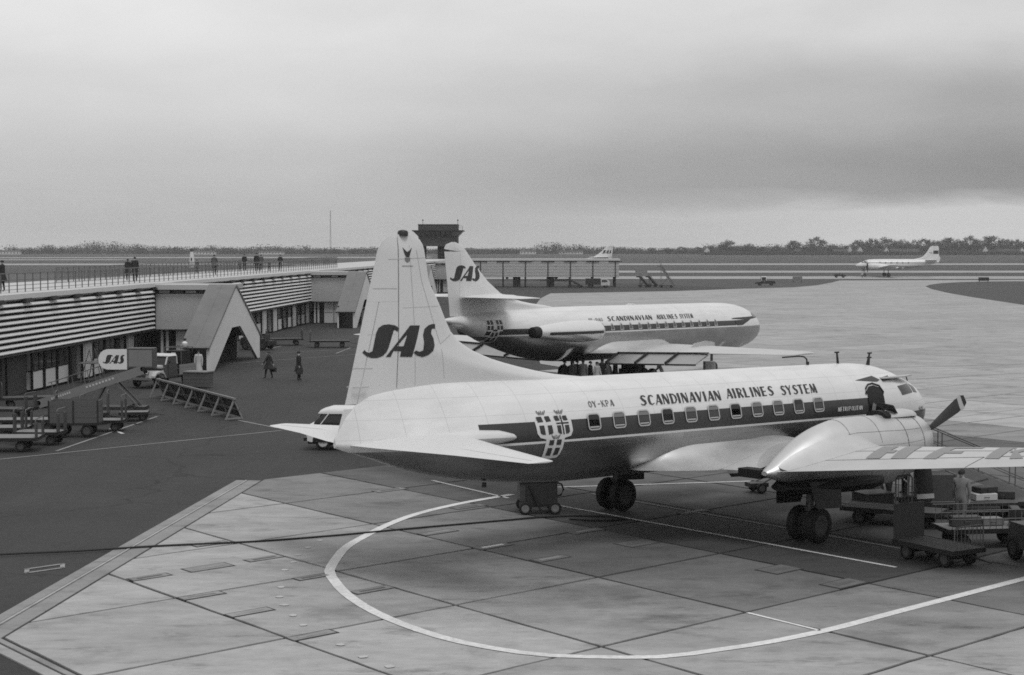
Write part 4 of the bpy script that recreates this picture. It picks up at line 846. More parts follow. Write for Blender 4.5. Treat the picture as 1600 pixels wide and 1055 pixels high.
    mb = MB(); mb.loft([[(x, Y0+sg*-.05+.36*math.sin(t), 3.36+.16*math.cos(t)) for t in np.linspace(0, 2*math.pi, 14, endpoint=False)] for x in (3.05, 3.30)]); fixn(mb.build('cowl_gill', 'black', nc))
    for dy in (-sg*.52,):
        mb = MB(); mb.box(-2.02, -1.2, Y0+dy-.36, Y0+dy+.36, wz(3.6)-.16, wz(3.6)+.08); fixn(mb.build('augmentor_outlet', 'black', nc))
    mb = MB(); mb.loft([[(x, Y0+hw*math.sin(t), 1.62+hh*math.cos(t)) for t in np.linspace(0, 2*math.pi, 18, endpoint=False)] for x, hw, hh in ((-1.3, .30, .10), (-.8, .60, .22), (.4, .70, .30), (1.7, .74, .33), (2.5, .70, .30), (2.9, .4, .2))]); fixn(mb.build('gear_bay_shade', 'black', nc))  # black shell for the open gear bay and painted shade under the nacelle
    # propeller
    hub = vec(5.02, Y0*.985, 2.63)
    pr = MB(); pr.loft([[(x, hub[1]+r_*math.sin(t), hub[2]+r_*math.cos(t)) for t in np.linspace(0, 2*math.pi, 16, endpoint=False)] for x, r_ in ((5.0, .20), (5.15, .22), (5.35, .17), (5.5, .11), (5.55, .02))]); ph = fixn(pr.build('propeller_hub', 'dull_metal', CV))
    for k in range(3):
        th = math.atan2(.78, .62)+k*2*math.pi/3   # angle from up towards starboard
        o = link('blade', bme, ph, (5.22, hub[1], hub[2]), (th, 0, 0)); link('tip_band', bme2, o)
    # main leg
    mb = MB(); mb.tube([(0, Y0, .52), (.02, Y0, 1.0)], .075, 10); mb.tube([(.02, Y0, .95), (.05, Y0, 1.75)], .11, 10); mb.tube([(0, Y0-.42, .5), (0, Y0+.42, .5)], .06, 8); lg = mb.build('main_leg', 'steel_grey', CV)
    mb = MB(); mb.tube([(.05, Y0, .75), (1.15, Y0, 1.72)], .05, 8); mb.tube([(.05, Y0, .72), (-.18, Y0, .98), (.05, Y0, 1.3)], .03, 6); mb.build('drag_brace', 'steel_grey', lg)
    for dy in (-1, 1):
        wheel(lg, (0, Y0+dy*.31, .50), .50, .28, hub='mid_paint')
        mb = MB(); mb.prism([(-.75, 1.80), (.62, 1.72), (.50, 1.0), (-.55, 1.05)], lambda x, z: (x, Y0+dy*(.56+(1.8-z)*.18), z), lambda x, z: (x, Y0+dy*(.59+(1.8-z)*.18), z)); fixn(mb.build('gear_door', 'dark_metal', lg))
# nose leg
mb = MB(); mb.tube([(7.95, 0, .36), (7.95, 0, 1.9)], .07, 10); nl = mb.build('nose_leg', 'steel_grey', CV)
for dy in (-.2, .2): wheel(nl, (7.95, dy, .36), .36, .2)
# cabin windows
WX0, WP, WZ = -6.04, .945, 3.505
fr_out, fr_in = rrect(.47, .44, .10), rrect(.40, .37, .075)
def win_mesh(poly_o, poly_i, off, nm, m):
    bm = bmesh.new()
    if poly_i:
        a = [bm.verts.new((x, 0, z)) for x, z in poly_o]; b_ = [bm.verts.new((x, 0, z)) for x, z in poly_i]; n = len(a)
        for k in range(n): bm.faces.new((a[k], a[(k+1) % n], b_[(k+1) % n], b_[k]))
    else: bm.faces.new([bm.verts.new((x, 0, z)) for x, z in poly_o])
    for v in bm.verts: v.co = Vector(cside(0, WZ+v.co.z, -1, off))+Vector((v.co.x, 0, 0))
    me = bpy.data.meshes.new(nm); bm.to_mesh(me); bm.free(); me.materials.append(MAT[m]); return me
wf = win_mesh(fr_out, fr_in, .024, 'window', 'light_paint'); wp_ = win_mesh(fr_in, None, .016, 'pane', 'glass_dark')
blind = win_mesh([(-.19, .17), (.19, .17), (.19, .075), (-.19, .075)], None, .020, 'blind', 'grey_paint'); sill = win_mesh([(-.17, -.12), (.17, -.12), (.17, -.155), (-.17, -.155)], None, .020, 'sill', 'light_paint'); curt = win_mesh([(-.18, .06), (.18, .05), (.18, -.10), (-.18, -.10)], None, .019, 'curtain', 'mid_paint')
for k in range(11):
    w_ = link('window', wf, CV, (WX0+WP*k, 0, 0)); link('pane', wp_, w_); link('curtain', curt, w_); link('blind', blind if k % 3 else curt, w_); link('sill', sill, w_)
tm = lambda x, z: cside(x, z, -1, .014)
text('title_letter', 'SCANDINAVIAN', -4.14, -.80, 3.83, .26, tm, 'letter_dark', CV)
text('title_letter', 'AIRLINES', -.58, 1.56, 3.86, .26, tm, 'letter_dark', CV)
text('title_letter', 'SYSTEM', 1.84, 3.56, 3.85, .26, tm, 'letter_dark', CV)
text('registration_letter', 'OY-KPA', -6.08, -5.12, 3.87, .16, tm, 'steel_grey', CV, .05)
text('type_letter', 'METROPOLITAN', 4.3, 5.55, 3.25, .13, lambda x, z: cside(x, z, -1, .012), 'letter_light', CV)
# crests of three crosses
W1 = [(-8.041,3.534),(-7.972,3.548),(-7.911,3.285),(-7.871,3.231),(-7.485,3.225),(-7.343,3.207),(-6.974,3.211),(-6.909,3.295),(-6.939,3.542),(-6.833,3.551),(-6.808,3.324),(-6.827,3.255),(-6.878,3.188),(-7.093,3.145),(-7.105,3.062),(-7.133,2.871),(-7.199,2.7),(-7.282,2.627),(-7.554,2.611),(-7.777,2.653),(-7.754,2.755),(-7.715,3.134),(-7.906,3.181),(-7.999,3.29)]
decal('crest_field', [[(-8.04, 3.62), (-6.835, 3.62), (-6.808, 3.324), (-6.878, 3.188), (-7.093, 3.145), (-7.715, 3.134), (-7.906, 3.181), (-7.999, 3.29)], [(-7.715, 3.134), (-7.093, 3.145), (-7.105, 3.062), (-7.133, 2.871), (-7.199, 2.7), (-7.282, 2.627), (-7.554, 2.611), (-7.777, 2.653), (-7.754, 2.755)]], lambda x, z: cside(x, z, -1, .012), 'letter_light', CV, 5)
for q in ([(-7.972,3.712),(-7.802,3.715),(-7.771,3.58),(-7.949,3.572)], [(-7.706,3.715),(-7.556,3.719),(-7.513,3.588),(-7.678,3.575)], [(-7.923,3.493),(-7.767,3.493),(-7.738,3.254),(-7.848,3.264),(-7.906,3.311)], [(-7.654,3.487),(-7.509,3.487),(-7.485,3.294),(-7.532,3.262),(-7.637,3.255)],
          [(-7.396,3.716),(-7.261,3.717),(-7.225,3.59),(-7.367,3.587)], [(-7.116,3.709),(-6.982,3.711),(-6.951,3.592),(-7.094,3.586)], [(-7.343,3.474),(-7.213,3.474),(-7.196,3.249),(-7.272,3.264),(-7.324,3.302)], [(-7.075,3.471),(-6.938,3.472),(-6.919,3.296),(-6.974,3.255),(-7.057,3.251)], [(-7.201,3.723),(-7.159,3.724),(-7.1,3.243),(-7.148,3.239)], [(-7.355,3.544),(-6.939,3.546),(-6.934,3.507),(-7.348,3.509)],
          [(-7.607,3.11),(-7.449,3.109),(-7.465,2.976),(-7.621,2.976)], [(-7.359,3.112),(-7.2,3.109),(-7.216,2.972),(-7.375,2.974)], [(-7.644,2.908),(-7.489,2.903),(-7.517,2.696),(-7.677,2.712)], [(-7.385,2.901),(-7.228,2.898),(-7.271,2.714),(-7.432,2.699)]):
    decal('crest_quarter', [q], lambda x, z: cside(x, z, -1, .022), 'letter_dark', CV, 2)
for cx, cz in ((-7.77, 3.76), (-7.18, 3.76), (-7.40, 3.135)):
    for k in range(5): decal('crown', strip_poly([(cx+(k-2)*.035, cz), (cx+(k-2)*.07, cz+.10-(k % 2)*.02)], [.022, .03]), lambda x, z: cside(x, z, -1, .022), 'steel_grey', CV, 0)
# forward door way, open panel, cockpit glazing
door = patch('doorway', [(5.86, 2.1), (6.74, 2.1), (6.74, 3.72), (6.62, 3.88), (6.35, 3.95), (6.08, 3.92), (5.90, 3.80)], cside, 'black', CV, .022, cuts=9)
P = [(5.84, 2.1), (5.84, 3.74), (5.92, 3.88), (6.10, 3.98), (6.36, 4.01), (6.66, 3.93), (6.78, 3.74), (6.78, 2.1)]
mb = MB(); mb.tube([cside(x, z, -1, .02) for x, z in P], .028, 6); mb.build('door_frame', 'dark_metal', door)
patch('cockpit_window', [(7.80, 3.87), (7.92, 3.58), (8.80, 3.62), (8.74, 3.90)], cside, 'glass_dark', CV, .010, cuts=4)
patch('cockpit_window', [(8.86, 3.88), (8.90, 3.62), (9.22, 3.58), (9.22, 3.78)], cside, 'glass_dark', CV, .010, cuts=3)
patch('cockpit_window', [(5.60, 4.13), (6.62, 4.23), (6.92, 4.10), (6.70, 4.05)], cside, 'mid_paint', CV, .010, cuts=4)
patch('cockpit_window', [(7.0, 4.15), (7.6, 4.2), (7.62, 4.08), (7.05, 4.05)], cside, 'mid_paint', CV, .010, cuts=4)
mb = MB(); mb.prism([(7.0, -.85), (8.95, -.62), (9.05, -.72), (8.2, -1.02), (7.0, -1.12)], lambda x, y: (x, y, 4.13), lambda x, y: (x, y, 4.17)); fixn(mb.build('cockpit_hatch', 'light_paint', CV))
mb = MB(); mb.tube([(8.75, -.72, 4.12), (8.78, -.75, 3.98)], .02, 5); mb.build('hatch_stay', 'dark_metal', CV)
text('nose_letter', 'SAS', 9.0, 9.45, 3.02, .12, lambda x, z: cside(x, z, -1, .012), 'steel_grey', CV)
# aerials
mb = MB(); mb.tube([(3.35, 0, 4.865), (4.1, 0, 4.885), (4.38, 0, 4.86), (4.52, 0, 4.78), (4.57, 0, 4.55)], .026, 7); mb.tube([(4.57, 0, 4.55), (4.57, 0, 4.70)], .05, 8); mb.build('aerial', 'dark_metal', CV)
for a_, b_ in (((6.10, 0, 4.55), (6.03, 0, 4.95)), ((7.58, 0, 4.40), (7.74, 0, 4.88)), ((7.95, .2, 4.35), (7.99, .2, 4.72))):
    mb = MB(); mb.tube([a_, b_], [.045, .03], 7); e = np.array(b_); mb.tube([e-vec(.10, 0, 0), e+vec(.10, 0, 0)], .028, 6); mb.build('aerial', 'dark_metal', CV)
mb = MB(); mb.tube([(-8.85, -.2, 1.98), (-8.85, -.2, 1.86)], .06, 8); mb.build('drain_mast', 'dark_metal', CV)
# ================================================================== the jet airliner
JT = thing('jet_airliner', 'white rear engined jet airliner parked behind the propeller airliner', 'airliner', (16.21, 112.84, 0), R(50.49), ry=.012)
JR = [(0, 2.80, 2.94, .04), (-.06, 2.60, 3.14, .25), (-.25, 2.33, 3.42, .52), (-.6, 2.05, 3.66, .80), (-1.2, 1.78, 3.92, 1.06), (-2.1, 1.57, 4.22, 1.30), (-3.2, 1.42, 4.42, 1.48), (-4.6, 1.34, 4.51, 1.58), (-6, 1.32, 4.52, 1.6), (-13, 1.32, 4.52, 1.6), (-19, 1.32, 4.52, 1.6), (-22, 1.42, 4.50, 1.56), (-24.5, 1.72, 4.45, 1.42), (-27, 2.35, 4.36, 1.12), (-29, 3.05, 4.24, .75), (-30.4, 3.6, 4.12, .38), (-31.2, 3.86, 4.02, .08)]
jf, jside = fuse_fn(JR); livery('livery_jet', 3.02, (3.10, 3.42), .06, (-28.6, -4.6), .36)
fuselage(JT, JR, 'livery_jet', 40, .4)
le = [(-21.8, 4.50), (-22.63, 4.62), (-23.8, 4.74), (-24.92, 4.90), (-25.8, 5.10), (-26.58, 5.36), (-27.66, 6.02), (-28.72, 6.92), (-29.3, 7.5), (-29.5, 7.70), (-29.8, 7.93), (-30.07, 8.04), (-30.35, 8.09)]
te = [(-30.65, 3.9), (-30.69, 4.12), (-30.89, 5.65), (-31.19, 7.70), (-31.12, 7.9), (-30.95, 8.02), (-30.78, 8.07), (-30.55, 8.09)]
jle, jte, jh = fin_fn(le, te, lambda z: np.interp(z, [3.5, 5, 7.5, 8.1], [.20, .18, .11, .03]), 1.2)
fin_part(JT, 'fin', jh, jle, lambda z: max(-30.0, jte(z)) if z < 7.6 else jte(z), 4.0, 8.085, 'white_paint', 34, 18)
fin_part(JT, 'rudder', jh, lambda z: -30.015, jte, 4.15, 7.58, 'white_paint', 20, 8)
for sg in (-1, 1):
    logo(JT, (lambda x, z, sg=sg: (x, sg*(jh(x, z)+.014), z)), -30.75, -28.35, 6.0, .86, flip=sg > 0)
    wing(JT, [(sg*.1, -26.2, -30.0, 5.16, .17), (sg*2.6, -27.9, -30.4, 5.17, .11), (sg*5.0, -29.4, -30.8, 5.18, .06)], 'white_paint', 'tailplane')
    mb = MB(); mb.loft([[(x, sg*.16+sg*r_*math.sin(t), 5.16+r_*.8*math.cos(t)) for t in np.linspace(0, 2*math.pi, 12, endpoint=False)] for x, r_ in ((-25.2, .01), (-25.6, .10), (-27, .17), (-29, .12), (-29.9, .02))]); fixn(mb.build('tail_bullet', 'white_paint', JT))
    wing(JT, [(sg*.8, -11.4, -18.6, 1.78, .46), (sg*2.4, -12.2, -18.7, 1.86, .40), (sg*6.5, -14.3, -19.4, 2.05, .28), (sg*11.5, -17.2, -20.8, 2.26, .19), (sg*15.4, -19.6, -22.2, 2.42, .12)], 'bare_metal', 'wing')
    for yf, xf, l_, zf_ in ((6.2, -14.6, 2.6, 2.15), (10.6, -16.9, 1.9, 2.16)):
        hk = 1.0 if yf < 8 else .6; mb = MB(); mb.prism([(xf+.1, 0), (xf, .36*hk), (xf-l_*.35, .46*hk), (xf-l_*.8, .34*hk), (xf-l_, .05)], lambda x, z: (x, sg*yf-.02, z+zf_), lambda x, z: (x, sg*yf+.02, z+zf_)); fixn(mb.build('wing_fence', 'bare_metal', JT))
    # lowered flaps in three panels
    for k in range(3):
        ya, yb = 2.4+k*2.35, 2.4+(k+1)*2.35-.12; xa, xb = -18.75-.19*(ya-2.4), -18.75-.19*(yb-2.4); za, zb_ = 1.84+.043*(ya-2.4), 1.84+.043*(yb-2.4)
        mb = MB(); mb.add([(xa, sg*ya, za), (xb, sg*yb, zb_), (xb-1.25, sg*yb, zb_-.50), (xa-1.25, sg*ya, za-.50), (xa, sg*ya, za-.1), (xb, sg*yb, zb_-.1), (xb-1.25, sg*yb, zb_-.54), (xa-1.25, sg*ya, za-.54)], [(0, 1, 2, 3), (7, 6, 5, 4), (0, 4, 5, 1), (1, 5, 6, 2), (2, 6, 7, 3), (3, 7, 4, 0)]); fl = fixn(mb.build('flap', 'dull_metal', JT))
        mb = MB(); mb.bar((xa, sg*ya, za+.06), (xa-1.28, sg*ya, za-.46), .10, .10); mb.bar((xa-1.26, sg*ya, za-.55), (xb-1.26, sg*yb, zb_-.55), .10, .08); mb.bar((xa+.02, sg*ya, za+.05), (xb+.02, sg*yb, zb_+.05), .12, .08); mb.build('flap_track', 'black', fl)
    # rear engine pod on its stub
    ey_ = sg*2.55; ER = [(-20.9, 2.80, 3.66, .44), (-21.0, 2.72, 3.74, .51), (-21.5, 2.64, 3.82, .58), (-22.6, 2.63, 3.84, .60), (-24, 2.70, 3.80, .55), (-25.4, 2.84, 3.70, .42), (-26.4, 2.96, 3.58, .31)]
    xs = np.linspace(-26.4, -20.9, 26); V_ = cr(xs, ER); mb = MB()
    mb.loft([[(x, ey_+hw*math.sin(t), (zb+zt)/2+(zt-zb)/2*math.cos(t)) for t in np.linspace(0, 2*math.pi, 26, endpoint=False)] for x, (zb, zt, hw) in zip(xs, V_)]); en_ = fixn(mb.build('engine_pod', 'pod_metal', JT, 50))
    mb = MB(); mb.loft([[(x, ey_+r_*math.sin(t), 3.23+r_*math.cos(t)) for t in np.linspace(0, 2*math.pi, 18, endpoint=False)] for x, r_ in ((-20.95, .46), (-20.88, .44), (-20.885, .05))]); fixn(mb.build('intake', 'black', en_))
    mb = MB(); mb.loft([[(x, ey_+r_*math.sin(t), 3.27+r_*math.cos(t)) for t in np.linspace(0, 2*math.pi, 18, endpoint=False)] for x, r_ in ((-26.3, .30), (-26.5, .33), (-26.9, .29), (-26.95, .1))]); fixn(mb.build('exhaust', 'black', en_))
    mb = MB(); mb.box(-25.2, -21.8, min(sg*1.2, ey_), max(sg*1.2, ey_), 3.14, 3.32); mb.build('engine_stub', 'bare_metal', JT)
    for z0, z1, m_ in ((3.10, 3.26, 'letter_dark'),):
        pol = []; xs2 = np.linspace(-25.8, -21.15, 14); V2 = cr(xs2, ER)
        up = [(x, ey_+sg*(v[2]+.012)*math.sqrt(max(0, 1-((z1-(v[0]+v[1])/2)/((v[1]-v[0])/2))**2)), z1) for x, v in zip(xs2, V2)]; lo = [(x, ey_+sg*(v[2]+.012)*math.sqrt(max(0, 1-((z0-(v[0]+v[1])/2)/((v[1]-v[0])/2))**2)), z0) for x, v in zip(xs2, V2)]
        md = [(x, ey_+sg*(v[2]+.012)*math.sqrt(max(0, 1-(((z0+z1)/2-(v[0]+v[1])/2)/((v[1]-v[0])/2))**2)), (z0+z1)/2) for x, v in zip(xs2, V2)]
        mb = MB(); mb.loft([lo, md, up], False, False); mb.build('engine_stripe', m_, en_, 60)
    # main bogie
    mb = MB(); mb.tube([(-16.6, sg*2.6, .9), (-16.6, sg*2.6, 2.0)], .12, 8); lg = mb.build('main_leg', 'steel_grey', JT)
    for dx in (-.5, .5):
        for dy in (-.3, .3): wheel(lg, (-16.6+dx, sg*2.6+dy, .45), .45, .26, n=14)
    # windows: rounded triangles in the dark band
    tri = [(-.16, -.16), (.16, -.16), (.17, -.06), (.05, .17), (-.05, .17), (-.17, -.06)]
    for k in range(14):
        x0 = -19.15+.92*k; w_ = decal('window', [[(x0+a*1.12, 3.34+b_*1.25) for a, b_ in tri]], lambda x, z: jside(x, z, sg, .016), 'light_paint', JT, 0)
        decal('pane', [[(x0+a*.8, 3.33+b_*.85) for a, b_ in tri]], lambda x, z: jside(x, z, sg, .026), 'steel_grey', w_, 0)
    if sg < 0:
        jm = lambda x, z: jside(x, z, -1, .016)
        text('title_letter', 'SCANDINAVIAN', -18.5, -13.9, 3.66, .27, jm, 'letter_dark', JT); text('title_letter', 'AIRLINES', -13.5, -11.2, 3.66, .27, jm, 'letter_dark', JT); text('title_letter', 'SYSTEM', -11.0, -9.5, 3.66, .27, jm, 'letter_dark', JT)
        text('registration_letter', 'SE-DAG', -20.3, -18.9, 3.68, .18, jm, 'grey_paint', JT, .05)
    patch('nose_stripe', [(-4.7, 3.10), (-4.0, 3.10), (-2.6, 3.46), (-.85, 3.52), (-.72, 3.60), (-2.1, 3.62), (-4.9, 3.58), (-5.3, 3.52), (-3.4, 3.44), (-4.9, 3.42)], jside, 'letter_dark', JT, .012, sg, 4)
    patch('cockpit_window', [(-2.05, 3.56), (-.72, 3.52), (-.78, 3.72), (-1.3, 3.86), (-1.9, 3.80)], jside, 'glass_dark', JT, .014, sg, 4)
    for cx, cz in ((-28.4, 3.62), (-27.75, 3.62), (-28.05, 2.98)):
        f_ = decal('crest_field', [[(cx-.27, cz+.34), (cx+.27, cz+.34), (cx+.27, cz-.16), (cx+.15, cz-.30), (cx-.15, cz-.30), (cx-.27, cz-.16)]], lambda x, z: jside(x, z, sg, .014), 'letter_light', JT, 3)
        for ox, oz in ((-.12, .17), (.12, .17), (-.12, -.11), (.12, -.11)): decal('crest_quarter', [[(cx+ox-.085, cz+oz-.11), (cx+ox+.085, cz+oz-.11), (cx+ox+.085, cz+oz+.11), (cx+ox-.085, cz+oz+.11)]], lambda x, z: jside(x, z, sg, .022), 'letter_dark', f_, 1)
mb = MB(); mb.tube([(-5.2, 0, .35), (-5.2, 0, 1.6)], .09, 8); nl = mb.build('nose_leg', 'steel_grey', JT)
for dy in (-.18, .18): wheel(nl, (-5.2, dy, .35), .35, .2, n=14)
mb = MB(); mb.prism([(-14.8, 4.49), (-14.4, 4.62), (-13.9, 4.60), (-13.7, 4.5)], lambda x, z: (x, -.03, z), lambda x, z: (x, .03, z)); fixn(mb.build('aerial', 'white_paint', JT))
for sg in (-1, 1):
    rings = []
    for X in np.linspace(-20.4, -11.2, 18):
        k = min(1, (X+20.4)/2.6); kk = math.sin(k*math.pi/2)*(1 if X < -13 else max(.02, 1-(X+13)/1.9)); zf = 1.72+.75*kk; a = np.array(jside(X, zf, sg)); yb = 1.35+1.25*kk
        q = max(0, min(1, (-12.2-X)/6.5)); th = .40*np.interp(q, [z_[0] for z_ in AF[::-1]], [z_[1] for z_ in AF[::-1]]) if X > -18.7 else 0
        b_ = vec(X, sg*yb, 1.87+th); mid = (a+b_)/2-vec(0, sg*.16*kk, .17*kk); rings.append([tuple((1-t)**2*a+2*t*(1-t)*mid+t*t*b_) for t in np.linspace(0, 1, 8)])
    mb = MB(); mb.loft(rings, False, False); mb.build('wing_fillet', 'bare_metal', JT, 60)
# second jet far beyond the gallery, only its tail shows
J2 = copy_tree(JT); J2.location = (-6.4, 412, 0); J2.rotation_euler = (0, .012, math.pi); J2['label'] = 'far jet airliner behind the louvred gallery with only its tail fin showing'
J2.name = 'jet_airliner'
# ================================================================== the visiting twin on the taxiway
IL = thing('propeller_airliner', 'small white twin propeller airliner with banded fin on the far taxiway', 'airliner', (0, 0, 0), R(180-4))
c_ = gp(1386, 432.5); IL.location = (c_[0], c_[1], 0)
IR = [(8.3, 2.95, 3.05, .03), (8.15, 2.68, 3.3, .3), (7.6, 2.35, 3.6, .72), (6.7, 2.1, 3.95, 1.08), (5.6, 1.95, 4.45, 1.32), (4.4, 1.85, 4.65, 1.4), (0, 1.85, 4.72, 1.4), (-4, 2.0, 4.72, 1.36), (-8, 2.55, 4.68, 1.05), (-11.5, 3.25, 4.5, .6), (-13.6, 3.75, 4.2, .15)]
il, iside = fuse_fn(IR); livery('livery_visitor', 2.9, (3.62, 3.78), .05, (-12.5, 6.0), .4); fuselage(IL, IR, 'livery_visitor', 28, .6)
le = [(-6.4, 4.68), (-8.2, 4.9), (-9.3, 5.3), (-10.3, 6.4), (-11.2, 7.9), (-11.5, 8.15), (-11.9, 8.22)]; te = [(-13.9, 4.0), (-13.95, 5.3), (-13.65, 5.5), (-13.55, 7.9), (-13.4, 8.15), (-13.2, 8.22)]
ile, ite, ih = fin_fn(le, te, lambda z: .16, 1.0); fin_part(IL, 'fin', ih, ile, ite, 4.2, 8.2, 'white_paint', 20, 12)
for sg in (-1, 1):
    for xa, xb, m_ in ((-13.0, -12.55, 'letter_dark'), (-12.55, -12.1, 'mid_paint'), (-13.5, -13.0, 'mid_paint')): decal('fin_band', [[(xa, 6.1), (xb, 6.1), (xb, 7.0), (xa, 7.0)]], lambda x, z: (x, sg*(ih(x, z)+.02), z), m_, IL, 1)
    decal('registration', text_polys('SP', -11.9, -10.9, 6.2, .35), lambda x, z: (x, sg*(ih(x, z)+.02), z), 'steel_grey', IL, 0)
    wing(IL, [(sg*.1, -9.8, -13.2, 4.45, .16), (sg*6, -10.9, -12.6, 4.5, .07)], 'white_paint', 'tailplane')
    wing(IL, [(sg*.5, 3.4, -1.9, 2.35, .4), (sg*4, 3.1, -1.7, 2.45, .34), (sg*15.2, 1.5, -.6, 3.3, .12)], 'white_paint', 'wing')
    Y0 = sg*3.8; NR = [(5.6, 2.35, 3.45, .55), (5.5, 2.2, 3.6, .68), (4.9, 2.1, 3.7, .76), (3.5, 2.0, 3.7, .76), (1.5, 1.9, 3.45, .66), (-.5, 2.0, 3.0, .5), (-2.4, 2.3, 2.6, .1)]
    xs = np.linspace(-2.4, 5.6, 18); V_ = cr(xs, NR); mb = MB(); mb.loft([[(x, Y0+hw*math.sin(t), (zb+zt)/2+(zt-zb)/2*math.cos(t)) for t in np.linspace(0, 2*math.pi, 18, endpoint=False)] for x, (zb, zt, hw) in zip(xs, V_)]); nc = fixn(mb.build('nacelle', 'white_paint', IL, 50))
    mb = MB(); mb.tube([(5.58, Y0, 2.9), (5.66, Y0, 2.9)], .48, 14); mb.build('engine_face', 'black', nc)
    ph = MB(); ph.tube([(5.6, Y0, 2.9), (5.95, Y0, 2.9), (6.1, Y0, 2.9)], [.2, .18, .04], 10); pp = ph.build('propeller_hub', 'dark_metal', IL)
    for k in range(4): link('blade', bme, pp, (5.8, Y0, 2.9), (.5+k*math.pi/2, 0, 0)).scale = (.9, .9, .95)
    mb = MB(); mb.tube([(.2, Y0, .5), (.3, Y0, 2.2)], .1, 8); lg = mb.build('main_leg', 'steel_grey', IL)
    for dy in (-.28, .28): wheel(lg, (.2, Y0+dy, .52), .52, .3, n=14)
    for k in range(6): patch('window', [(-5.4+k*1.5-.2, 3.55), (-5.4+k*1.5+.2, 3.55), (-5.4+k*1.5+.2, 3.95), (-5.4+k*1.5-.2, 3.95)], iside, 'grey_paint', IL, .03, sg, 0)
    patch('cockpit_window', [(5.7, 3.85), (6.9, 3.7), (6.75, 3.92), (5.9, 4.35)], iside, 'glass_dark', IL, .03, sg, 2)
mb = MB(); mb.tube([(5.9, 0, .4), (5.9, 0, 2.2)], .08, 8); nl = mb.build('nose_leg', 'steel_grey', IL)
for dy in (-.2, .2): wheel(nl, (5.9, dy, .4), .4, .22, n=14)
IL.scale = (1.0, 1.0, 1.0)
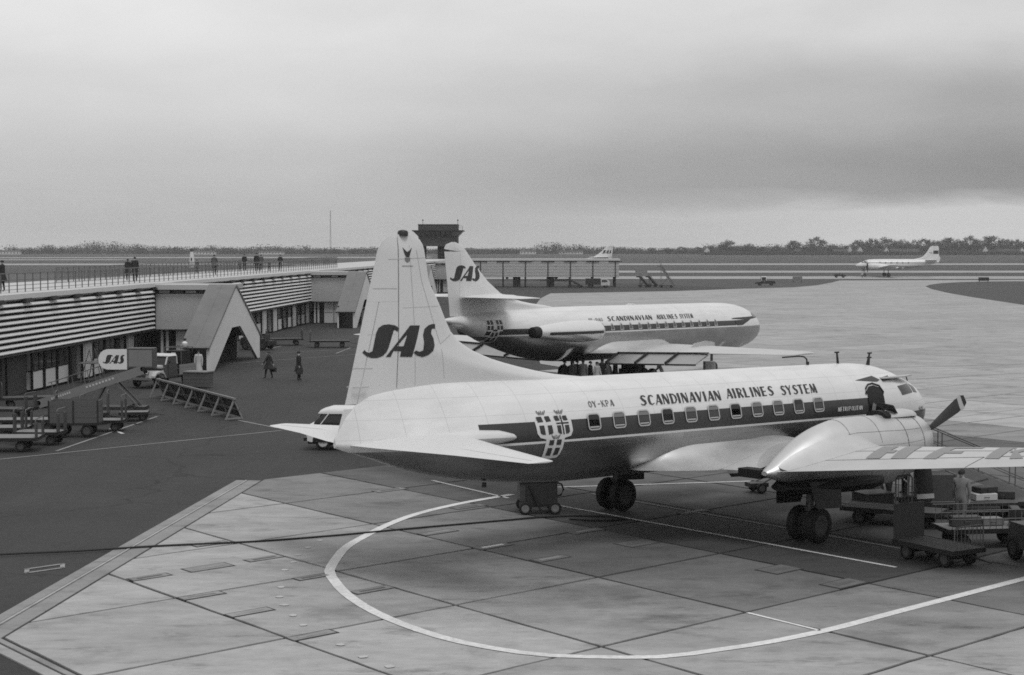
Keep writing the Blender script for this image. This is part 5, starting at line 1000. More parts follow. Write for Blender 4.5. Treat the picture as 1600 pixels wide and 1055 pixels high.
# ================================================================== people
def person(label, loc, face, h=1.75, stride=0.0, coat=0.0, arms=(.0, .0), bend=(.15, .15), lean=0.0, top='cloth_dark', legs='cloth_dark', hat=None, bag=None, group=None, fingers=False, hairm='hair'):
    """face = heading in radians of the way the person looks; stride in metres; arms = forward swing of left and right arm"""
    root = thing('person', label, 'person', loc, face-math.pi/2, group); k = h/1.75
    V_, E_, r_ = [], [], []
    def v(p, rad, par=None):
        V_.append(tuple(np.array(p)*k)); r_.append(rad*k); i = len(V_)-1
        if par is not None: E_.append((par, i))
        return i
    ln = lambda z: (z-.95)*math.tan(lean)
    pel = v((0, 0, .95), .145); sp = v((0, ln(1.15), 1.15), .14, pel); ch = v((0, ln(1.36), 1.36), .165, sp); nk = v((0, ln(1.5), 1.50), .062, ch); hd = v((0, ln(1.6)+.02, 1.59), .088, nk); v((0, ln(1.69)+.015, 1.685), .078, hd)
    hands = []
    for s_, sw, bd in ((-1, arms[0], bend[0]), (1, arms[1], bend[1])):
        sh = v((s_*.185, ln(1.42), 1.425), .075, ch); a = sw; el = (s_*.235, ln(1.2)+.29*math.sin(a), 1.425-.29*math.cos(a)); e = v(el, .056, sh)
        wr = (el[0]-s_*.01, el[1]+.25*math.sin(a+bd), el[2]-.25*math.cos(a+bd)); w = v(wr, .040, e); d = vec(0, math.sin(a+bd), -math.cos(a+bd)); pm = np.array(wr)+d*.085; p_ = v(pm, .036, w); hands.append(pm*k)
        if fingers:
            for q in range(4): f0 = v(pm+d*.035+vec(0, (q-1.5)*.022, 0), .011, p_); v(pm+d*(.085-.01*abs(q-1.5))+vec(-s_*.02, (q-1.5)*.024, 0), .009, f0)
            t0 = v(pm+vec(-s_*.0, .045, .01), .012, p_); v(pm+d*.045+vec(-s_*.01, .065, 0), .010, t0)
        else: v(pm+d*.07, .022, p_)
    for s_, st in ((-1, stride), (1, -stride)):
        hp = v((s_*.095, 0, .90), .105, pel); kn = v((s_*.10, st*.30+.03, .50), .072, hp); an = v((s_*.10, st*.5-.01, .09), .048, kn); v((s_*.115, st*.5+.12, .045), .042, an)
    me = bpy.data.meshes.new('body'); me.from_pydata(V_, E_, []); o = link('body', me)
    o.modifiers.new('skin', 'SKIN').use_smooth_shade = True
    sv = me.skin_vertices[0].data
    for i, rr in enumerate(r_): sv[i].radius = (rr, rr*(.78 if i in (0, 1, 2) else 1)); sv[i].use_root = (i == 0)
    o.modifiers.new('sub', 'SUBSURF').levels = 1; o.modifiers['sub'].render_levels = 1
    dg = bpy.context.evaluated_depsgraph_get(); nm = bpy.data.meshes.new_from_object(o.evaluated_get(dg)); nm.name = 'body'
    bpy.data.objects.remove(o)
    for m_ in (top, legs, 'skin', 'leather'): nm.materials.append(MAT[m_])
    hs = [np.array(q) for q in hands]
    for p in nm.polygons:
        c = np.array(p.center); p.use_smooth = True
        if c[2] > 1.505*k: mi = 2
        elif min(np.linalg.norm(c-q) for q in hs) < .10*k: mi = 2
        elif c[2] < .095*k: mi = 3
        elif c[2] < .93*k and abs(c[0]) < .2*k: mi = 1
        else: mi = 0
        p.material_index = mi
    b = link('body', nm, root)
    # hair or cap
    hc = np.array(V_[hd])+vec(0, -.012, .045)*k; mb = MB(); rings = []
    for t in np.linspace(-.15, 1.0, 6): a = t*math.pi/2; rings.append([(hc[0]+.098*k*math.cos(a)*math.cos(u), hc[1]+.112*k*math.cos(a)*math.sin(u)-.01, hc[2]+.10*k*math.sin(a)) for u in np.linspace(0, 2*math.pi, 12, endpoint=False)])
    mb.loft(rings); mb.build('cap' if hat else 'hair', hat or hairm, root, 80)
    if hat:
        mb = MB(); mb.tube([tuple(hc+vec(0, .05, .02)*k), tuple(hc+vec(0, .09, .0)*k)], [.09*k, .075*k], 10); mb.build('cap_peak', hat, root)
    else:
        mb = MB(); f = np.array(V_[hd])+vec(0, .085, .0)*k; mb.tube([tuple(f+vec(0, 0, .03)*k), tuple(f+vec(0, .03, -.012)*k), tuple(f+vec(0, .0, -.02)*k)], [.008*k, .016*k, .01*k], 6); mb.build('nose', 'skin', root)
    if coat:
        mb = MB(); rings = []; n = 16
        zt, zb = 1.40, .95-coat
        for q, z in enumerate(np.linspace(zt, zb, 8)):
            f = q/7; a = .20-.02*math.sin(f*math.pi)+.07*max(0, f-.45)/.55*(1+abs(stride)); b_ = .135+.02*f+(.08+.30*abs(stride))*max(0, f-.45)/.55
            rings.append([(a*k*math.cos(u)*(1+.05*math.sin(3*u+z*4)), (ln(z) if z > .95 else 0)*k+b_*k*math.sin(u), z*k) for u in np.linspace(0, 2*math.pi, n, endpoint=False)])
        mb.loft(rings, True, False); mb.build('coat', top, root, 80)
    if bag:
        p = hands[1]; mb = MB(); mb.box(p[0]-.07, p[0]+.07, p[1]-.2, p[1]+.2, p[2]-.42, p[2]-.12); bg_ = mb.build('case', bag, root); mb = MB(); mb.tube([(p[0], p[1]-.1, p[2]-.12), (p[0], p[1]-.08, p[2]-.02), (p[0], p[1]+.08, p[2]-.02), (p[0], p[1]+.1, p[2]-.12)], .012, 5); mb.build('handle', bag, bg_)
    return root
DK = 5.585
def on_deck(px, py): return tuple(gp(px, py, DK))
person('man in a dark coat walking left across the asphalt', tuple(gp(420, 592)), R(168), 1.72, .42, .32, (.5, -.45), bag='leather')
person('man in a long dark coat standing with a bag on the asphalt', tuple(gp(467, 595)), R(20), 1.84, .16, .42, (.15, -.1), bag='leather')
person('person in a long white coat standing beside the nearest porch', (-19.6, 105.2, 0), R(-80), 1.74, .05, .5, (.1, .1), top='cloth_light', legs='cloth_grey')
person('person in a dark coat at the left frame edge on the roof deck', on_deck(4, 456), R(170), 1.86, .1, .38, (.3, .2), (.8, .6), group='visitors on the roof deck')
person('left figure of the close pair on the roof deck', on_deck(200, 439), R(80), 1.70, .05, .4, (.2, .1), (.5, .3), group='visitors on the roof deck')
person('taller right figure of the close pair on the roof deck', on_deck(211, 440), R(100), 1.86, .08, .3, (-.1, .1), group='visitors on the roof deck')
person('person standing alone on the roof deck right of the beacon', on_deck(335, 430), R(90), 1.88, .1, .15, (.3, .3), (.9, .9), top='cloth_mid', group='visitors on the roof deck')
person('small person by the deck railing just right of the white beacon', on_deck(308, 427), R(60), 1.35, .05, .2, top='cloth_mid', group='visitors on the roof deck')
person('person at the left of the four deck visitors by the far railing', on_deck(382, 423), R(-90), 1.78, .08, .2, (-.3, -.3), (.9, .9), group='visitors on the roof deck')
person('child in front of the deck visitors at the far railing', on_deck(375, 425), R(-60), 1.25, .05, .1, top='cloth_mid', group='visitors on the roof deck')
person('taller of two visitors standing together on the far roof deck', on_deck(401, 424), R(-100), 1.92, .05, .25, group='visitors on the roof deck')
person('shorter of two visitors standing together on the far roof deck', on_deck(408, 424), R(-80), 1.78, .05, .2, top='cloth_mid', group='visitors on the roof deck')
person('child alone between groups on the far roof deck', on_deck(421, 424), R(-90), 1.15, .05, .1, top='cloth_mid', group='visitors on the roof deck')
person('farthest visitor on the roof deck near the railing end', on_deck(438, 423), R(-90), 1.72, .08, .15, (-.2, -.2), (.8, .8), group='visitors on the roof deck')
person('loader in pale overalls standing with his back to us beneath the wing', (13.05, 48.7, 0), R(62), 1.78, .12, 0, (.12, -.05), (.25, .2), top='cloth_grey', legs='cloth_grey', hat='cloth_dark', fingers=True, lean=.05)
person('loader in dark overalls bending by the nose wheel under the wing', (11.75, 52.3, 0), R(10), 1.72, .2, 0, (.7, .5), (.5, .4), lean=.25, top='cloth_dark')
person('loader in dark overalls right of the bending one under the wing', (12.45, 53.0, 0), R(200), 1.75, .15, 0, (.4, .2), (.5, .3), top='cloth_mid')
for q, (x, y, a, cl, nm) in enumerate(((3.0, 96.2, 10, 'cloth_dark', 'leftmost passenger of the crowd under the jet engine'), (3.45, 95.6, 60, 'cloth_mid', 'passenger in a grey coat second from the left in the crowd'), (3.75, 97.0, 30, 'cloth_dark', 'dark coated passenger behind the crowd under the jet engine'), (4.05, 95.8, 80, 'cloth_grey', 'passenger in a pale grey coat in the middle of the crowd'),
        (4.5, 96.6, 20, 'cloth_dark', 'dark coated passenger in the middle of the crowd'), (4.85, 95.9, -40, 'cloth_light', 'passenger in a light jacket in the crowd under the jet'), (5.2, 96.8, 100, 'cloth_dark', 'dark coated passenger right of the light jacket'), (5.5, 95.7, 150, 'cloth_mid', 'passenger at the right end of the crowd'), (5.95, 96.9, 170, 'cloth_dark', 'last dark coated passenger beside the jet wheels'))):
    person(nm, (x, y, 0), R(a), random.uniform(1.64, 1.82), .12, random.choice((.25, .35, .42)), (.2, -.2), top=cl, group='passengers beneath the jet')
person('loader in light clothes bending beneath the lowered jet flaps', (8.75, 97.6, 0), R(170), 1.7, .2, 0, (.6, .5), (.4, .4), lean=.5, top='cloth_light', legs='cloth_grey')
person('ground crewman in white beside the visiting airliner nose wheel', tuple(gp(1347, 434)), R(0), 1.85, .15, .2, top='cloth_light', legs='cloth_dark')
# ================================================================== vehicles and ramp gear
def axle_wheels(t, xs, hw, r, w=.16, hub='mid_paint'):
    for x in xs:
        for s_ in (-1, 1): wheel(t, (x, s_*hw, r), r, w, hub=hub, n=16)
def flat_trolley(label, loc, yaw, L_=2.6, W_=1.2, dz=.52, boards=1, group='baggage trolleys', deckm='wood_light', hoop=.75, rails=False):
    t = thing('baggage_trolley', label, 'trolley', loc, yaw, group); n = 6
    for k in range(n): y0 = -W_/2+k*W_/n; mb = MB(); mb.box(-L_/2, L_/2, y0+.006, y0+W_/n-.006, dz-.045+random.uniform(-.003, .003), dz); mb.build('plank', deckm, t)
    mb = MB(); mb.box(-L_/2, L_/2, -W_/2-.03, -W_/2, dz-.12, dz+.01); mb.box(-L_/2, L_/2, W_/2, W_/2+.03, dz-.12, dz+.01); mb.box(-L_/2-.03, -L_/2, -W_/2-.03, W_/2+.03, dz-.12, dz+.01); mb.box(L_/2, L_/2+.03, -W_/2-.03, W_/2+.03, dz-.12, dz+.01); mb.build('frame', 'dark_metal', t)
    for x in (-L_*.32, L_*.32): mb = MB(); mb.box(x-.05, x+.05, -W_/2+.1, W_/2-.1, .18, .26); mb.box(x-.04, x+.04, -.3, .3, .25, dz-.05); mb.build('axle', 'dark_metal', t)
    axle_wheels(t, (-L_*.32, L_*.32), W_/2-.14, .21)
    mb = MB(); mb.tube([(L_/2, 0, dz-.15), (L_/2+.35, 0, .3), (L_/2+.75, 0, .25)], .025, 6); mb.build('tow_bar', 'dark_metal', t)
    ends = [-1] if boards == 1 else [-1, 1] if boards == 2 else []
    for e in ends:
        x = e*(L_/2-.03)
        for s_ in (-1, 1): mb = MB(); mb.box(x-.03, x+.03, s_*(W_/2-.16)-.14, s_*(W_/2-.16)+.14, dz, dz+hoop*.8); mb.build('end_board', 'mid_paint', t)
        mb = MB(); mb.tube([(x, -W_/2+.04, dz), (x, -W_/2+.04, dz+hoop-.08), (x, -W_/2+.12, dz+hoop), (x, W_/2-.12, dz+hoop), (x, W_/2-.04, dz+hoop-.08), (x, W_/2-.04, dz)], .024, 6); mb.build('hoop', 'steel_grey', t)
    if rails:
        for s_ in (-1, 1):
            for z in (dz+.28, dz+.52): mb = MB(); mb.tube([(-L_/2, s_*W_/2, z), (L_/2, s_*W_/2, z)], .016, 6); mb.build('side_rail', 'steel_grey', t)
            for k in range(14): mb = MB(); x = -L_/2+(k+.5)*L_/14; mb.tube([(x, s_*W_/2, dz), (x, s_*W_/2, dz+.52)], .010, 5); mb.build('rail_bar', 'steel_grey', t)
    return t
def P2(px, py): p = gp(px, py); return (p[0], p[1], 0)
flat_trolley('near flat trolley with pale plank deck at the left frame edge', (-20.9, 67.9, 0), R(183), 3.6, 1.5, .56, 1)
flat_trolley('flat trolley behind the near one at the left frame edge', (-22.3, 71.6, 0), R(184), 3.4, 1.4, .56, 1)
flat_trolley('third flat trolley with upright boards behind the box trailer', (-21.6, 75.0, 0), R(184), 3.0, 1.3, .55, 2)
flat_trolley('low trolley with one tall hoop right of the box trailer', (-18.3, 75.2, 0), R(2), 1.9, 1.2, .5, 2, hoop=1.1)
flat_trolley('small low trolley at the foot of the belt loader', (-17.9, 79.6, 0), R(8), 1.3, 1.0, .42, 0)
flat_trolley('dark trolley with boards on the asphalt before the second porch', (-14.9, 137.5, 0), R(5), 3.2, 1.5, .55, 1, deckm='wood')
flat_trolley('dark trolley left of the one before the second porch', (-19.0, 140.5, 0), R(12), 3.0, 1.5, .55, 2, deckm='wood')
flat_trolley('trolley parked inside the nearest porch opening', (-22.2, 119.5, 0), R(70), 2.2, 1.1, .5, 2, deckm='wood')
flat_trolley('dark trolley with boards beyond the belt loader at the frame edge', (-24.2, 80.0, 0), R(170), 2.8, 1.3, .55, 2, deckm='wood')
flat_trolley('empty dark trolley below the pier windows at left', (-24.8, 86.0, 0), R(20), 2.6, 1.3, .55, 1, deckm='wood')
flat_trolley('trolley with pale deck between near trolley and box trailer', (-19.7, 70.1, 0), R(176), 1.9, 1.2, .54, 2, hoop=.95)
flat_trolley('dark trolley with tall boards under the belt loader', (-20.0, 78.2, 0), R(10), 2.4, 1.2, .52, 2, deckm='wood', hoop=1.0)
# wooden sided trailer
t = thing('box_trailer', 'wooden sided baggage trailer standing below the belt loader', 'trailer', (-18.95, 73.0, 0), R(4))
for k in range(4):
    for s_ in (-1, 1): mb = MB(); mb.box(-1.05, 1.05, s_*.6-.02, s_*.6+.02, .62+k*.24, .62+k*.24+.225); mb.build('side_plank', 'wood', t)
    for s_ in (-1, 1): mb = MB(); mb.box(s_*1.05-.02, s_*1.05+.02, -.57, .57, .62+k*.24, .62+k*.24+.225); mb.build('end_plank', 'wood', t)
mb = MB(); mb.box(-1.1, 1.1, -.62, .62, .52, .615); mb.box(-.6, -.5, -.4, .4, .3, .52); mb.box(.5, .6, -.4, .4, .3, .52); mb.build('chassis', 'dark_metal', t); axle_wheels(t, (-.55, .55), .5, .27)
for x in (-1.04, 0, 1.04): mb = MB(); mb.box(x-.03, x+.03, -.65, -.62, .55, 1.6); mb.build('stake', 'dark_metal', t)
# belt loader with the airline sign
t = thing('belt_loader', 'belt loader with rounded white airline sign on its raised end', 'belt loader', (-20.1, 81.5, 0), R(0))
a, b = vec(-2.75, 0, .62), vec(2.3, 0, 2.28)
for s_ in (-1, 1):
    mb = MB(); mb.bar(a+vec(0, s_*.42, 0), b+vec(0, s_*.42, 0), .06, .42); sp_ = mb.build('side_panel', 'grey_paint', t)
    d = (b-a)/np.linalg.norm(b-a); up_ = vec(-d[2], 0, d[0])
    for f0, f1 in ((.13, .32), (.46, .74)):
        for q in range(9):
            c0 = a+(b-a)*(f0+(f1-f0)*q/9)+up_*.06+vec(0, s_*.456, 0); c1 = a+(b-a)*(f0+(f1-f0)*(q+.6)/9)+up_*.06+vec(0, s_*.456, 0); mb = MB(); mb.bar(c0, c1, .006, .10); mb.build('painted_mark', 'light_paint', sp_)
    for f in (.15, .3, .45, .6, .75): c0 = a+(b-a)*f+vec(0, s_*.42, .2); mb = MB(); mb.tube([c0, c0+vec(-.12, 0, .62)], .02, 5); mb.build('rail_post', 'steel_grey', t)
    mb = MB(); mb.tube([a+(b-a)*.12+vec(-.12, s_*.42, .82), a+(b-a)*.8+vec(-.12, s_*.42, .82)], .022, 6); mb.build('hand_rail', 'steel_grey', t)
mb = MB(); mb.bar(a+vec(0, 0, .12), b+vec(0, 0, .12), .78, .06); mb.build('belt', 'black', t)
for e in (a, b): mb = MB(); mb.tube([e+vec(0, -.45, .05), e+vec(0, .45, .05)], .12, 12); mb.build('roller', 'dark_metal', t)
for f, x2 in ((.62, -.2), (.72, 2.1)):
    for s_ in (-1, 1): q = a+(b-a)*f; mb = MB(); mb.bar(q+vec(0, s_*.38, -.1), (x2, s_*.38, .45), .08, .08); mb.build('strut', 'steel_grey', t)
mb = MB(); mb.box(-2.0, 2.4, -.5, .5, .34, .5); mb.build('chassis', 'dark_paint', t); axle_wheels(t, (-1.5, 1.75), .48, .3, .2)
sg_ = [(.0, 2.3), (.9, 2.3), (.9, 3.28), (.0, 3.28)]+[(.0-.48*math.sin(u), 2.79+.49*math.cos(u)) for u in np.linspace(.15, math.pi-.15, 9)]
mb = MB(); mb.prism([(x+.65, z) for x, z in sg_], lambda x, z: (x, -.46, z), lambda x, z: (x, -.40, z)); sgn = fixn(mb.build('sign_plate', 'white_dull', t))
logo(sgn, lambda x, z: (x, -.466, z), .38, 1.44, 2.58, .44, cuts=0)
mb = MB(); mb.box(1.57, 2.82, -.44, .44, 2.36, 3.32); mb.build('hood', 'mid_paint', t)
mb = MB(); mb.box(1.63, 2.76, -.452, -.44, 2.44, 3.24); mb.build('hood_panel', 'grey_paint', t)
mb = MB(); mb.box(1.5, 3.2, -.4, .4, 2.24, 2.34); mb.build('end_plate', 'dark_metal', t)
# scissor frame under the pier, on the left
t = thing('work_trestle', 'thin metal trestle with a table standing before the pier windows', 'trestle', tuple(tw(.9, 7.6)), -TK)
for s_ in (-1, 1):
    for e in (-1, 1): mb = MB(); mb.tube([(e*.5, s_*.8, 0), (0, s_*.5, 2.0)], .03, 6); mb.build('leg', 'steel_grey', t)
mb = MB(); mb.box(-.5, .5, -1.0, 1.0, 1.15, 1.22); mb.build('shelf', 'grey_paint', t)
# pickup truck
t = thing('pickup_truck', 'pale bonneted pickup truck with white cab roof parked near the porch', 'truck', (-20.75, 99.6, 0), R(-112))
def vbox(sec, m_, nm, par, smooth=False):
    mb = MB(); mb.loft([[(x, y0, z0), (x, y1, z0), (x, y1-t_, z1), (x, y0+t_, z1)] for x, y0, y1, z0, z1, t_ in sec], smooth=smooth); return fixn(mb.build(nm, m_, par))
vbox([(2.15, -.62, .62, .62, 1.10, .10), (2.1, -.68, .68, .58, 1.16, .10), (.85, -.78, .78, .55, 1.28, .12)], 'light_paint', 'bonnet', t)
vbox([(.85, -.80, .80, .5, 1.28, .02), (-.45, -.80, .80, .5, 1.28, .02)], 'mid_paint', 'cab_body', t)
vbox([(.70, -.78, .78, 1.28, 1.30, .02), (.40, -.76, .76, 1.28, 1.78, .08), (-.42, -.76, .76, 1.28, 1.78, .08), (-.46, -.76, .76, 1.28, 1.30, .02)], 'glass_dark', 'cab_glass', t)
vbox([(.50, -.74, .74, 1.76, 1.80, .03), (.42, -.76, .76, 1.76, 1.88, .10), (-.45, -.76, .76, 1.76, 1.88, .10), (-.52, -.72, .72, 1.76, 1.82, .04)], 'white_paint', 'cab_roof', t)
for s_ in (-1, 1):
    for x0_, x1_ in ((.42, .72), (-.47, -.40)): mb = MB(); mb.bar((x1_ if x0_ > 0 else x0_, s_*.76, 1.28), (x0_ if x0_ > 0 else x0_, s_*.71, 1.80), .07, .07); mb.build('pillar', 'light_paint', t)
    mb = MB(); mb.tube([(2.14, s_*.47, .95), (2.22, s_*.47, .95)], .11, 12); hl = mb.build('headlight', 'white_dull', t)
    mb = MB(); mb.tube([(2.13, s_*.47, .95), (2.2, s_*.47, .95)], .135, 12); mb.build('bezel', 'dull_metal', hl)
    mb = MB(); mb.loft([[(x, s_*.62, z), (x, s_*.92, z-.02), (x, s_*.92, z-.12), (x, s_*.62, z-.10)] for x, z in ((2.05, .72), (1.85, .92), (1.45, .98), (1.1, .9), (.9, .62))], smooth=False); fixn(mb.build('mudguard', 'light_paint', t))
    mb = MB(); mb.box(-.44, .5, s_*.81-.012, s_*.81+.012, .58, 1.24); mb.build('door', 'mid_paint', t)
    mb = MB(); mb.tube([(.62, s_*.78, 1.3), (.66, s_*1.0, 1.42)], .015, 5); mb.tube([(.66, s_*1.0, 1.42), (.67, s_*1.0, 1.55)], .07, 8); mb.build('mirror', 'dark_metal', t)
mb = MB(); mb.box(2.16, 2.20, -.34, .34, .66, 1.08); gr = mb.build('grille', 'black', t)
for k in range(7): mb = MB(); y = -.29+k*.097; mb.box(2.20, 2.215, y-.018, y+.018, .68, 1.06); mb.build('grille_bar', 'dull_metal', gr)
mb = MB(); mb.box(2.26, 2.36, -.85, .85, .48, .62); mb.build('bumper', 'grey_paint', t); mb = MB(); mb.box(-2.3, 2.2, -.4, .4, .4, .55); mb.build('chassis', 'black', t)
axle_wheels(t, (1.45, -1.45), .72, .36, .2, 'light_paint')
for k in range(3):
    for s_ in (-1, 1): mb = MB(); mb.box(-2.4, -.6, s_*.85-.02, s_*.85+.02, .62+k*.2, .81+k*.2); mb.build('bed_plank', 'wood_light', t)
mb = MB(); mb.box(-2.4, -.6, -.85, .85, .56, .62); mb.build('bed_floor', 'wood', t); mb = MB(); mb.box(-2.43, -2.40, -.85, .85, .6, 1.2); mb.build('tailboard', 'wood', t)
t = thing('equipment_rack', 'dark equipment box in a tube rack with white numbered plate on the pickup bed', 'rack', (-20.05, 101.2, .63), R(-112))
mb = MB(); mb.box(-.55, .55, -.5, .5, .35, 1.35); mb.build('box', 'black', t); mb = MB(); mb.box(.55, .562, -.16, .16, .55, 1.25); pl_ = mb.build('number_plate', 'white_dull', t)
for cz, r_ in ((1.06, .10), (.82, .125)): mb = MB(); mb.tube([(.572, r_*math.sin(u)*.75, cz+r_*math.cos(u)) for u in np.linspace(0, 2*math.pi, 17)], .028, 5, False); mb.build('figure', 'black', pl_)
for s_ in (-1, 1): mb = MB(); mb.tube([(.62, s_*.58, 0), (.62, s_*.58, 1.55), (-.62, s_*.58, 1.55), (-.62, s_*.58, 0)], .03, 6); mb.build('rack_tube', 'steel_grey', t)
for x in (-.62, .62): mb = MB(); mb.tube([(x, -.58, 1.55), (x, .58, 1.55)], .03, 6); mb.tube([(x, -.58, .3), (x, .58, .3)], .03, 6); mb.build('rack_tube', 'steel_grey', t)
mb = MB(); mb.tube([(0, .45, 1.55), (0, .45, 1.66), (0, .45, 1.8), (0, .45, 1.9)], [.1, .17, .17, .06], 12); mb.build('lamp_globe', 'white_dull', t)
t = thing('plank_box', 'pale topped wooden crate on the asphalt behind the trestle barrier', 'crate', (-18.35, 98.3, 0), R(-20))
for k in range(4): mb = MB(); mb.box(-.75, .75, -.45, .45, .08+k*.2, .27+k*.2); mb.build('plank', 'wood', t)
mb = MB(); mb.box(-.8, .8, -.5, .5, .89, .95); mb.build('lid', 'wood_light', t)
# trestle barrier
A_, B_ = gp(246, 621), gp(366, 656); ang = math.atan2(B_[1]-A_[1], B_[0]-A_[0]); Lb = np.linalg.norm(B_-A_)
t = thing('trestle_barrier', 'long grey trestle barrier standing diagonally on the asphalt', 'barrier', tuple(A_), ang); HB = .95
for k in range(7):
    x = k*Lb/6
    for y, nm in ((-.42, 'leg'), (.42, 'leg')): mb = MB(); mb.bar((x, y, 0), (x, 0, HB), .09, .07); mb.build(nm, 'wood_light', t)
    mb = MB(); mb.bar((x, -.42, .06), (x, .42, .06), .07, .07); mb.build('foot_bar', 'wood_light', t)
mb = MB(); mb.box(-.1, Lb+.1, -.06, .06, HB, HB+.09); mb.build('top_rail', 'wood_light', t); mb = MB(); mb.box(-.05, Lb+.05, .2, .24, .42, .52); mb.build('lower_rail', 'wood', t)
mb = MB(); mb.add([(0, .06, HB), (Lb, .06, HB), (Lb, .40, .1), (0, .40, .1), (0, .08, HB), (Lb, .08, HB), (Lb, .42, .1), (0, .42, .1)], [(0, 1, 2, 3), (7, 6, 5, 4), (0, 4, 5, 1), (1, 5, 6, 2), (2, 6, 7, 3), (3, 7, 4, 0)]); mb.build('back_board', 'dark_paint', t)
# white van half hidden behind the tail
t = thing('white_van', 'white round roofed van half hidden behind the propeller airliner tail', 'van', (-6.35, 68.6, 0), R(176))
def vsec(x, z0, z1, w, tw_, n=5): return [(x, -w, z0), (x, w, z0), (x, w*1.0, z0+(z1-z0)*.45), (x, w*tw_, z0+(z1-z0)*.86), (x, w*tw_*.72, z1), (x, -w*tw_*.72, z1), (x, -w*tw_, z0+(z1-z0)*.86), (x, -w, z0+(z1-z0)*.45)]
mb = MB(); mb.loft([vsec(1.95, .45, .80, .66, .92), vsec(1.90, .36, .98, .76, .95), (vsec(1.72, .32, 1.06, .80, .97)), vsec(-1.9, .32, 1.06, .80, .97), vsec(-2.0, .4, 1.0, .74, .95)]); fixn(mb.build('body', 'white_paint', t, 40))
mb = MB(); mb.loft([vsec(1.62, 1.04, 1.12, .74, .96), vsec(1.28, 1.04, 1.50, .74, .90), vsec(-1.7, 1.04, 1.50, .74, .90), vsec(-1.95, 1.04, 1.1, .72, .96)]); fixn(mb.build('glazing', 'glass_dark', t, 30))
mb = MB(); mb.loft([vsec(1.46, 1.46, 1.50, .62, .95), vsec(1.38, 1.46, 1.60, .68, .93), vsec(1.0, 1.46, 1.71, .72, .90), vsec(-1.5, 1.46, 1.72, .72, .90), vsec(-1.95, 1.46, 1.55, .66, .95)]); fixn(mb.build('roof', 'white_paint', t, 60))
for s_ in (-1, 1):
    for x in (1.0, .2, -.6, -1.5): mb = MB(); mb.bar((x+(.35 if x == 1.0 else 0), s_*.77, 1.04), (x, s_*.70, 1.5), .05, .04); mb.build('pillar', 'white_dull', t)
    mb = MB(); mb.bar((1.60, s_*.5, 1.08), (1.34, s_*.5, 1.48), .14, .02); mb.build('windscreen_bar', 'light_paint', t)
    mb = MB(); mb.tube([(1.86, s_*.52, .74), (1.96, s_*.52, .74)], .10, 12); mb.build('headlight', 'light_paint', t)
    mb = MB(); mb.prism([(1.25+.42*math.cos(u), .36+.42*math.sin(u)) for u in np.linspace(-.1, math.pi+.1, 12)], lambda x, z: (x, s_*.78, z), lambda x, z: (x, s_*.812, z)); fixn(mb.build('wheel_arch', 'black', t))
mb = MB(); mb.box(1.94, 2.04, -.78, .78, .36, .5); mb.build('bumper', 'dark_metal', t); axle_wheels(t, (1.25, -1.25), .70, .32, .18, 'light_paint')
mb = MB(); mb.box(-1.9, 1.9, -.6, .6, .22, .34); mb.build('underbody', 'black', t)
# ground power cart under the tail
t = thing('ground_power_cart', 'dark ground power cart on small wheels beneath the airliner rear fuselage', 'cart', (.78, 51.95, 0), R(5))
mb = MB(); mb.box(-.40, .58, -.45, .45, .22, 1.0); mb.build('housing', 'dark_paint', t); mb = MB(); mb.box(-.58, -.40, -.42, .42, .42, .98); mb.build('control_box', 'mid_paint', t)
mb = MB(); mb.box(-.36, .54, -.465, -.45, .3, .95); mb.build('side_panel', 'dark_paint', t); mb = MB(); mb.box(-.62, .62, -.47, .47, 1.0, 1.05); mb.build('lid', 'dark_metal', t)
for x in (-.42, .50):
    for s_ in (-1, 1): wheel(t, (x, s_*.5, .2), .2, .13, hub='grey_paint', n=16)
mb = MB(); mb.tube([(.6, -.3, .95), (.72, -.35, .92), (.78, -.36, .75), (.70, -.36, .58), (.6, -.3, .55)], .03, 6); mb.build('cable_loop', 'black', t)
mb = MB(); mb.tube([(-.3, -.46, .9), (-.05, -.55, .35), (.1, -.6, .05)], .03, 6); mb.build('lead', 'black', t)
